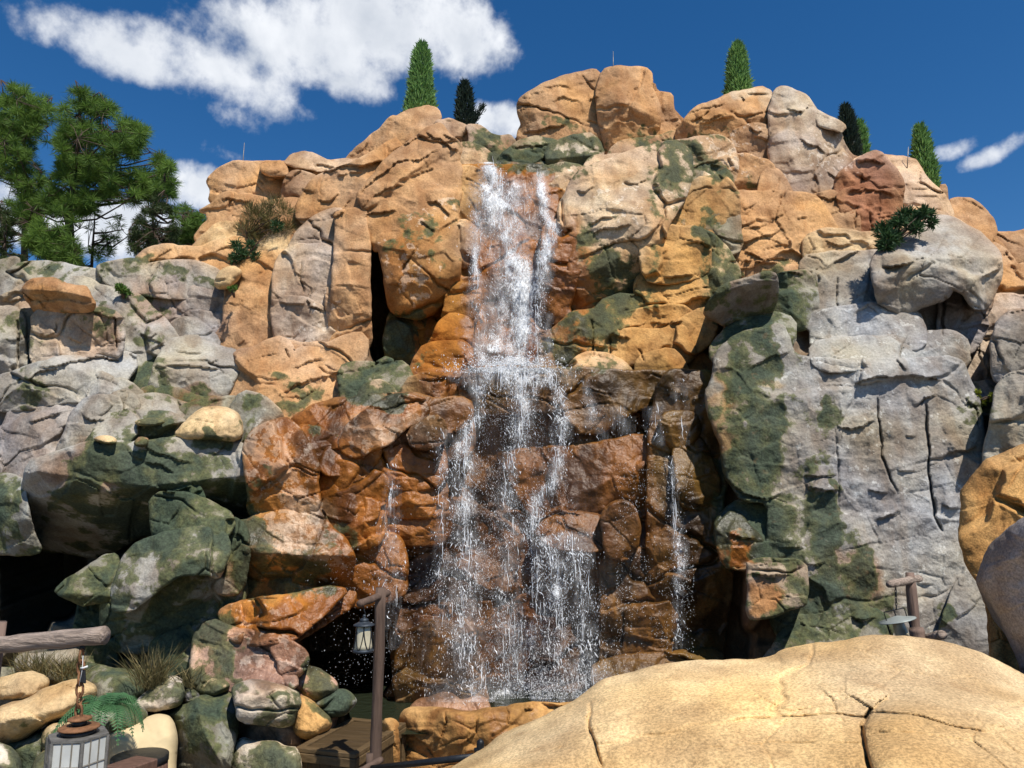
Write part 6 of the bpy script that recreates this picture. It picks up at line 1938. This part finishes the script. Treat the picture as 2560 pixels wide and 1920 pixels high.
def blades(name, base, dirs, length, width, mat, parent, shade, curve=None):
    """one kinked blade (2 quads-as-triangles) for every base point"""
    n = len(base)
    dirs = dirs / np.maximum(np.linalg.norm(dirs, axis=1), 1e-9)[:, None]
    rnd = rngp.normal(size=(n, 3))
    side = np.cross(dirs, rnd); side /= np.maximum(np.linalg.norm(side, axis=1), 1e-9)[:, None]
    length = np.broadcast_to(length, (n,)); width = np.broadcast_to(width, (n,))
    mid = base + dirs * (length * .55)[:, None]
    tip = base + dirs * length[:, None]
    if curve is not None:
        tip = tip + curve * length[:, None]; mid = mid + curve * (length * .25)[:, None]
    s1 = side * (width * .5)[:, None]
    V_ = np.stack([base - s1 * .5, base + s1 * .5, mid + s1, mid - s1, tip], 1).reshape(-1, 3)
    ix = np.arange(n)[:, None] * 5
    F_ = np.concatenate([ix + np.array([[0, 1, 2]]), ix + np.array([[0, 2, 3]]), ix + np.array([[3, 2, 4]])])
    o = mesh_obj(name, V_, F_, mat, None, True)
    a = o.data.attributes.new('shade', 'FLOAT', 'POINT')
    a.data.foreach_set('value', np.repeat(np.clip(shade, 0, 1), 5).astype(np.float32))
    if parent is not None:
        o.parent = parent; o.matrix_parent_inverse = parent_inv(parent)
    return o


def sph(n):
    v = rngp.normal(size=(n, 3))
    return v / np.linalg.norm(v, axis=1)[:, None]


def pine(label, poly, n_tuft, D, dspread, trunk_px, needle=.40, tuft_n=70, mat=M_PINE, bias=.5, name='pine_tree', thick=.17):
    """crown tufts fill an outline seen from the front, each on its own twig"""
    P = Z(1, poly)
    lo, hi = P.min(0), P.max(0)
    pts = []
    while len(pts) < n_tuft:
        q = rngp.uniform(lo, hi, (400, 2))
        _, _, ins = poly_dist(q, P)
        q = q[ins]
        g_ = fbm(np.concatenate([q / 55, np.full((len(q), 1), D)], 1), 2)
        pts += list(q[g_ + rngp.normal(size=len(q)) * .25 > -.12])
    pts = np.array(pts[:n_tuft])
    dd = D + rngp.normal(size=n_tuft) * dspread
    C = at(pts[:, 0], pts[:, 1], dd)
    T = Z(1, trunk_px)
    tr = at(T[:, 0], T[:, 1], np.full(len(T), D))
    t0 = tr[0].copy(); t0[2] = 0
    tr = np.concatenate([[t0], tr])
    o = empty(name, (t0[0], t0[1], 0))
    tag(o, label, 'tree', 'trees behind the left ridge')
    rad = np.interp(np.arange(len(tr)), [0, len(tr) - 1], [thick, thick * .25])
    trk = part('trunk', tube([tuple(p) for p in tr], list(rad), 8), M_BARK, o)
    # limbs and twigs
    dense = np.concatenate([tr[i] + (tr[i + 1] - tr[i]) * np.linspace(0, 1, 12)[:, None] for i in range(1, len(tr) - 1)])
    limb = []
    nl = max(8, n_tuft // 9)
    hubs = C[rngp.choice(n_tuft, nl, replace=False)] + rngp.normal(size=(nl, 3)) * .3
    for h in hubs:
        below = dense[dense[:, 2] < h[2] - .2]
        src = below if len(below) else dense[:3]
        a = src[np.argmin(((src - h) ** 2).sum(1))]
        md = (a + h) / 2 + np.array([0, 0, -.15]) + rngp.normal(size=3) * .12
        limb.append(tube([tuple(a), tuple(md), tuple(h)], [.05, .035, .015], 5))
    for c in C:
        h = hubs[np.argmin(((hubs - c) ** 2).sum(1))]
        md = (h + c) / 2 + rngp.normal(size=3) * .06
        limb.append(tube([tuple(h), tuple(md), tuple(c)], [.016, .012, .008], 4))
    part('branches', merge(*limb), M_BARK, trk)
    base = np.repeat(C, tuft_n, 0)
    d_ = sph(len(base)); d_[:, 2] = d_[:, 2] * .8 + bias * .7
    base = base + d_ * .03
    sh = np.repeat(rngp.uniform(0, 1, n_tuft) * .5, tuft_n) + rngp.uniform(0, .5, len(base))
    blades('crown', base, d_, rngp.uniform(.6, 1.1, len(base)) * needle, .017, mat, o, sh, curve=np.array([[0, 0, -.10]]) * np.ones((len(base), 1)))
    return o


pine('tall pine with rounded needle tufts and a forked trunk behind the grey ridge', '355,640 400,590 480,545 560,570 640,610 700,670 760,690 800,760 850,740 890,800 870,870 840,930 860,1000 930,1040 960,930 1010,960 1045,1030 1020,1100 1080,1130 1040,1200 960,1180 900,1240 760,1250 640,1240 620,1340 500,1300 440,1370 300,1300 250,1200 330,1120 370,1000 350,860 370,740', 540, 27.0, 1.1, '430,1560 425,1400 415,1300 440,1180 470,1000 480,800 490,620', thick=.2, tuft_n=96)
pine('narrow pine reaching out of frame left of the forked pine', '-80,640 30,560 90,520 150,515 200,570 280,590 300,660 290,760 330,700 380,760 350,860 250,900 340,1000 320,1120 230,1180 300,1290 220,1400 150,1420 40,1250 90,1150 20,1060 -80,1100', 340, 28.5, 1.0, '150,1560 150,1400 145,1200 150,1000 150,800 145,600', thick=.15, tuft_n=90)
pine('young pine with low drooping tufts along the ridge', '180,1400 300,1330 440,1420 480,1520 470,1620 330,1640 240,1560 160,1500', 120, 25.5, .6, '330,1640 330,1500 320,1400', thick=.09, tuft_n=96)
pine('thin sparse pine with bare twigs between the pine and the cedar', '500,1400 560,1360 640,1300 760,1340 780,1420 700,1500 660,1580 560,1600 500,1520', 34, 27.5, .7, '560,1620 565,1500 575,1380 580,1300', thick=.07, tuft_n=46, needle=.3)
pine('dark dense cedar just left of the tan shoulder', '800,1400 850,1280 920,1220 960,1180 1010,1240 1050,1300 1090,1400 1100,1500 1060,1560 850,1600 780,1520', 190, 25.0, .9, '930,1600 930,1450 935,1300', mat=M_CEDAR, needle=.2, tuft_n=70, bias=.3, name='cedar_tree', thick=.1)
pine('small pine beside the tan shoulder rock', '1060,1280 1120,1220 1160,1215 1230,1270 1260,1340 1230,1420 1190,1500 1090,1500 1050,1400', 110, 26.0, .6, '1150,1560 1150,1420 1150,1300', thick=.08, tuft_n=60, needle=.3)
pine('dark cedar at the ridge end under the narrow pine', '-80,1240 0,1180 60,1280 90,1400 120,1480 180,1560 160,1620 -80,1640', 150, 25.5, .9, '20,1640 20,1400 0,1250', mat=M_CEDAR, needle=.2, tuft_n=64, bias=.3, name='cedar_tree', thick=.1)


def cypress(label, xb, yb, xt, yt, hw, D, mat, n=7600, lean=0.0, sprig=False):
    b = at(xb * f_, yb * f_, D); t = at(xt * f_, yt * f_, D)
    mpp = D / FPX * f_
    H = (t[2] - b[2]); Rb = hw * mpp * 1.12
    zb = b[2] - .9
    o = empty('cypress_tree', (b[0], D, zb))
    tag(o, label, 'tree', 'cypress trees on the mountain')
    part('trunk', tube([(b[0], D, zb - .3), (b[0], D, b[2] + H * .4), (t[0], D, b[2] + H * .93)], [.06, .045, .015], 7), M_BARK, o)
    z = rngp.random(n) ** 1.15
    ph = rngp.uniform(0, 2 * math.pi, n)
    lump = 1 + .12 * fbm(np.stack([np.cos(ph) * 1.2 + D, np.sin(ph) * 1.2, z * 5], 1), 2)
    rr = Rb * ((1 - z) ** .9 * .90 + .34 * np.clip((1 - z) * 8, 0, 1)) * lump * np.sqrt(rngp.uniform(.35, 1.0, n))
    hh = H + .9
    bx_ = np.stack([b[0] + (t[0] - b[0]) * z + rr * np.cos(ph), D + rr * np.sin(ph), zb + hh * z], 1)
    d_ = np.stack([np.cos(ph) * .55, np.sin(ph) * .55, np.full(n, .9)], 1) + rngp.normal(size=(n, 3)) * .35
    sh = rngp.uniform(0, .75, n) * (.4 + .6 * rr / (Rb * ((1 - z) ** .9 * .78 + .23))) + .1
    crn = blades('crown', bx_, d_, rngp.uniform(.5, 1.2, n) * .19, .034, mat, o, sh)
    if sprig:
        m_ = 260
        tt = rngp.random(m_)
        p0 = np.array([b[0] + Rb * .7, D - .1, b[2] + .05]); p1 = p0 + np.array([.28, 0, .48])
        bs_ = p0 + (p1 - p0) * tt[:, None] + rngp.normal(size=(m_, 3)) * .04
        blades('side_sprig', bs_, np.array([[.45, 0, .9]]) + rngp.normal(size=(m_, 3)) * .4, .15, .022, mat, crn, rngp.uniform(0, .8, m_))
    return o


cypress('tall bright green cypress above the sloping tan ridge', 908, 240, 911, 97, 31, 19.3, M_CYP)
cypress('short dark cypress with a side sprig right of the tall bright one', 1005, 272, 1004, 181, 22, 19.4, M_CYPD, 4200, sprig=True)
cypress('tall green cypress behind the domed tan rock', 1594, 208, 1592, 98, 27, 19.0, M_CYP)
cypress('dark slender cypress right of the upright grey-tan column', 1842, 350, 1826, 232, 21, 18.6, M_CYPD, 4200)
cypress('small bright cypress touching the dark slender one', 1858, 345, 1857, 266, 16, 19.4, M_CYP, 3600)
cypress('leaning green cypress on the pale right-hand slope', 2004, 405, 1986, 275, 24, 18.2, M_CYP, 4600)


def shrub(label, name, clumps, D, n, mat, ln, wd, up_=.4, stemc=True, group=None):
    """clumps: (u, v, radius px)"""
    C = [(AT(u, v, D + (i % 3 - 1) * .12), r * D / FPX) for i, (u, v, r) in enumerate(clumps)]
    b = C[0][0]
    o = empty(name, b)
    tag(o, label, 'shrub', group)
    tot = sum(r for _, r in C)
    base, dr = [], []
    for c, r in C:
        k = int(n * r / tot)
        v = sph(k)
        base.append(np.array(c) + v * r * (rngp.random((k, 1)) ** .5)); dr.append(v + np.array([0, 0, up_]) + rngp.normal(size=(k, 3)) * .5)
    base = np.concatenate(base); dr = np.concatenate(dr)
    blades('foliage', base, dr, rngp.uniform(.6, 1.2, len(base)) * ln, wd, mat, o, rngp.uniform(0, 1, len(base)))
    st_ = [tube([tuple(b + Vector((0, .1, -.15))), tuple((b + c) / 2 + Vector((0, 0, -.03))), tuple(c)], [.018, .013, .005], 5) for c, r in C]
    part('stems', merge(*st_), M_BARK, o)
    return o


def zc3(x, y): return ZO[3][0] + x * ZS, ZO[3][1] + y * ZS


cl = [(*zc3(x, y), r * ZS) for x, y, r in [(1370, 1260, 55), (1330, 1210, 40), (1400, 1190, 36), (1350, 1310, 40), (1410, 1260, 40), (1460, 1120, 34), (1440, 1160, 30), (1520, 1170, 42), (1560, 1140, 36), (1580, 1100, 24), (1620, 1110, 18), (1500, 1110, 24), (1540, 1200, 30), (1640, 1165, 20)]]
shrub('dark green juniper spilling over the big round grey boulder', 'juniper_shrub', cl, surf(2235, 610) - .15, 2700, M_JUN, .12, .022)
cl = [(x * ZS, y * ZS, r * ZS) for x, y, r in [(1500, 1400, 50), (1560, 1330, 55), (1620, 1280, 50), (1680, 1250, 40), (1530, 1290, 40), (1600, 1400, 55), (1650, 1340, 50), (1580, 1480, 50), (1660, 1440, 45), (1740, 1300, 36), (1760, 1390, 36), (1730, 1470, 34)]]
shrub('wispy dry olive bush in the cleft of the left shoulder', 'dry_bush', cl, 15.3, 2600, M_DRY, .22, .010, .9)
cl = [(x * ZS, y * ZS, r * ZS) for x, y, r in [(1470, 1550, 34), (1440, 1500, 24), (1500, 1590, 30), (1430, 1580, 26), (1560, 1570, 26), (1530, 1500, 22), (1690, 1380, 26)]]
shrub('dark green ground shrub below the wispy dry bush', 'juniper_shrub', cl, 14.9, 1500, M_JUN, .12, .02)
cl = [(ZO[4][0] + x * ZS, ZO[4][1] + y * ZS, r * ZS) for x, y, r in [(740, 300, 20), (765, 320, 18), (790, 340, 14), (725, 290, 12)]]
shrub('small bright green sprout in the pink-grey hollow', 'green_sprout', cl, surf(310, 728) - .1, 420, M_SPROUT, .08, .03)
cl = [(ZO[4][0] + x * ZS, ZO[4][1] + y * ZS, r * ZS) for x, y, r in [(1420, 296, 12), (1400, 300, 10), (1435, 290, 8)]]
shrub('tiny green sprout under the small yellow boulder', 'green_sprout', cl, 14.0, 160, M_SPROUT, .06, .025)
cl = [(ZO[6][0] + x * ZS, ZO[6][1] + y * ZS, r * ZS) for x, y, r in [(1910, 885, 16), (1940, 940, 20), (1920, 930, 14), (2010, 910, 20), (2040, 920, 16), (1990, 925, 12)]]
shrub('yellow-green moss tuft on the shaded stones beside the cliff', 'moss_tuft', cl, surf(2455, 1000) - .08, 700, M_YMOSS, .05, .025)


def grass(label, pts, D, n, hpx):
    c = AT(pts[0][0], pts[0][1], D)
    o = empty('grass_clump', c)
    tag(o, label, 'grass', 'dry grass clumps')
    base = []
    for (u, v) in pts:
        base.append(np.array(AT(u, v, D)))
    base = np.array(base)[rngp.integers(0, len(pts), n)] + rngp.normal(size=(n, 3)) * np.array([.05, .05, .01])
    d_ = np.stack([rngp.normal(size=n) * .42, rngp.normal(size=n) * .35, np.ones(n)], 1)
    h = hpx * D / FPX
    blades('blades', base, d_, rngp.uniform(.45, 1.1, n) * h, .009, M_GRASS, o, rngp.uniform(0, 1, n), curve=d_ * np.array([.35, .3, -.05]))
    return o


def z7(x, y): return ZO[7][0] + x * ZS, ZO[7][1] + y * ZS


grass('dry grass clump right of the rounded mossy boulder', [z7(900, 1170), z7(930, 1180), z7(960, 1150), z7(880, 1150)], 9.3, 240, 105)
grass('dry grass clump behind the pale yellow boulder', [z7(200, 1100), z7(240, 1095), z7(270, 1110), z7(150, 1080)], 9.7, 190, 75)
grass('dry grass clump behind the lantern chain', [z7(380, 1120), z7(430, 1110), z7(350, 1120), z7(470, 1100)], 9.6, 190, 72)
grass('dry grass clump at the foot of the green pillar', [z7(1130, 1160), z7(1170, 1165)], 9.4, 80, 60)

# fern
fc = AT(*z7(650, 1320), 8.5)
fo = empty('fern', fc)
tag(fo, 'green fern arching over the rocks behind the hanging lantern', 'fern')
nf = 22
for k in range(nf):
    a = 2 * math.pi * k / nf + rngp.normal() * .12
    Lf = rngp.uniform(.42, .72)
    el = rngp.uniform(.7, 1.5)
    dirv = np.array([math.cos(a), math.sin(a) * .8 - .25, 0])
    m_ = 24
    t = np.linspace(0, 1, m_)
    P = np.array(fc)[None] + dirv[None] * (Lf * t * (1 - .25 * t))[:, None]
    P[:, 2] += Lf * (el * t - (el + .30) * t ** 2)
    tang = np.gradient(P, axis=0); tang /= np.linalg.norm(tang, axis=1)[:, None]
    sd = np.cross(tang, np.array([0, 0, 1.0])); sd /= np.maximum(np.linalg.norm(sd, axis=1), 1e-6)[:, None]
    V_, F_ = [], []
    for i in range(1, m_):
        wl = .085 * math.sin(math.pi * min(1, t[i] * .85 + .15)) + .012
        for sg in (-1, 1):
            for hh in (0,):
                b_ = P[i] - (P[i] - P[i - 1]) * hh
                tp = b_ + sd[i] * sg * wl + tang[i] * wl * .35 - np.array([0, 0, wl * .18])
                w2 = tang[i] * .0095
                ix = len(V_)
                md = b_ * .45 + tp * .55
                V_ += [b_ - w2 * .5, b_ + w2 * .6, md + w2, tp, md - w2 * .6]
                F_.append((ix, ix + 1, ix + 2, ix + 3, ix + 4))
    st_v, st_f = tube([tuple(p) for p in P], [.004] * m_, 4)
    ix = len(V_)
    V_ += [np.array(v) for v in st_v]; F_ += [tuple(i + ix for i in f) for f in st_f]
    fr = mesh_obj('frond', V_, F_, M_FERN, None, False)
    sa = fr.data.attributes.new('shade', 'FLOAT', 'POINT')
    sa.data.foreach_set('value', np.full(len(V_), rngp.uniform(.15, .95), np.float32))
    fr.parent = fo; fr.matrix_parent_inverse = parent_inv(fo)
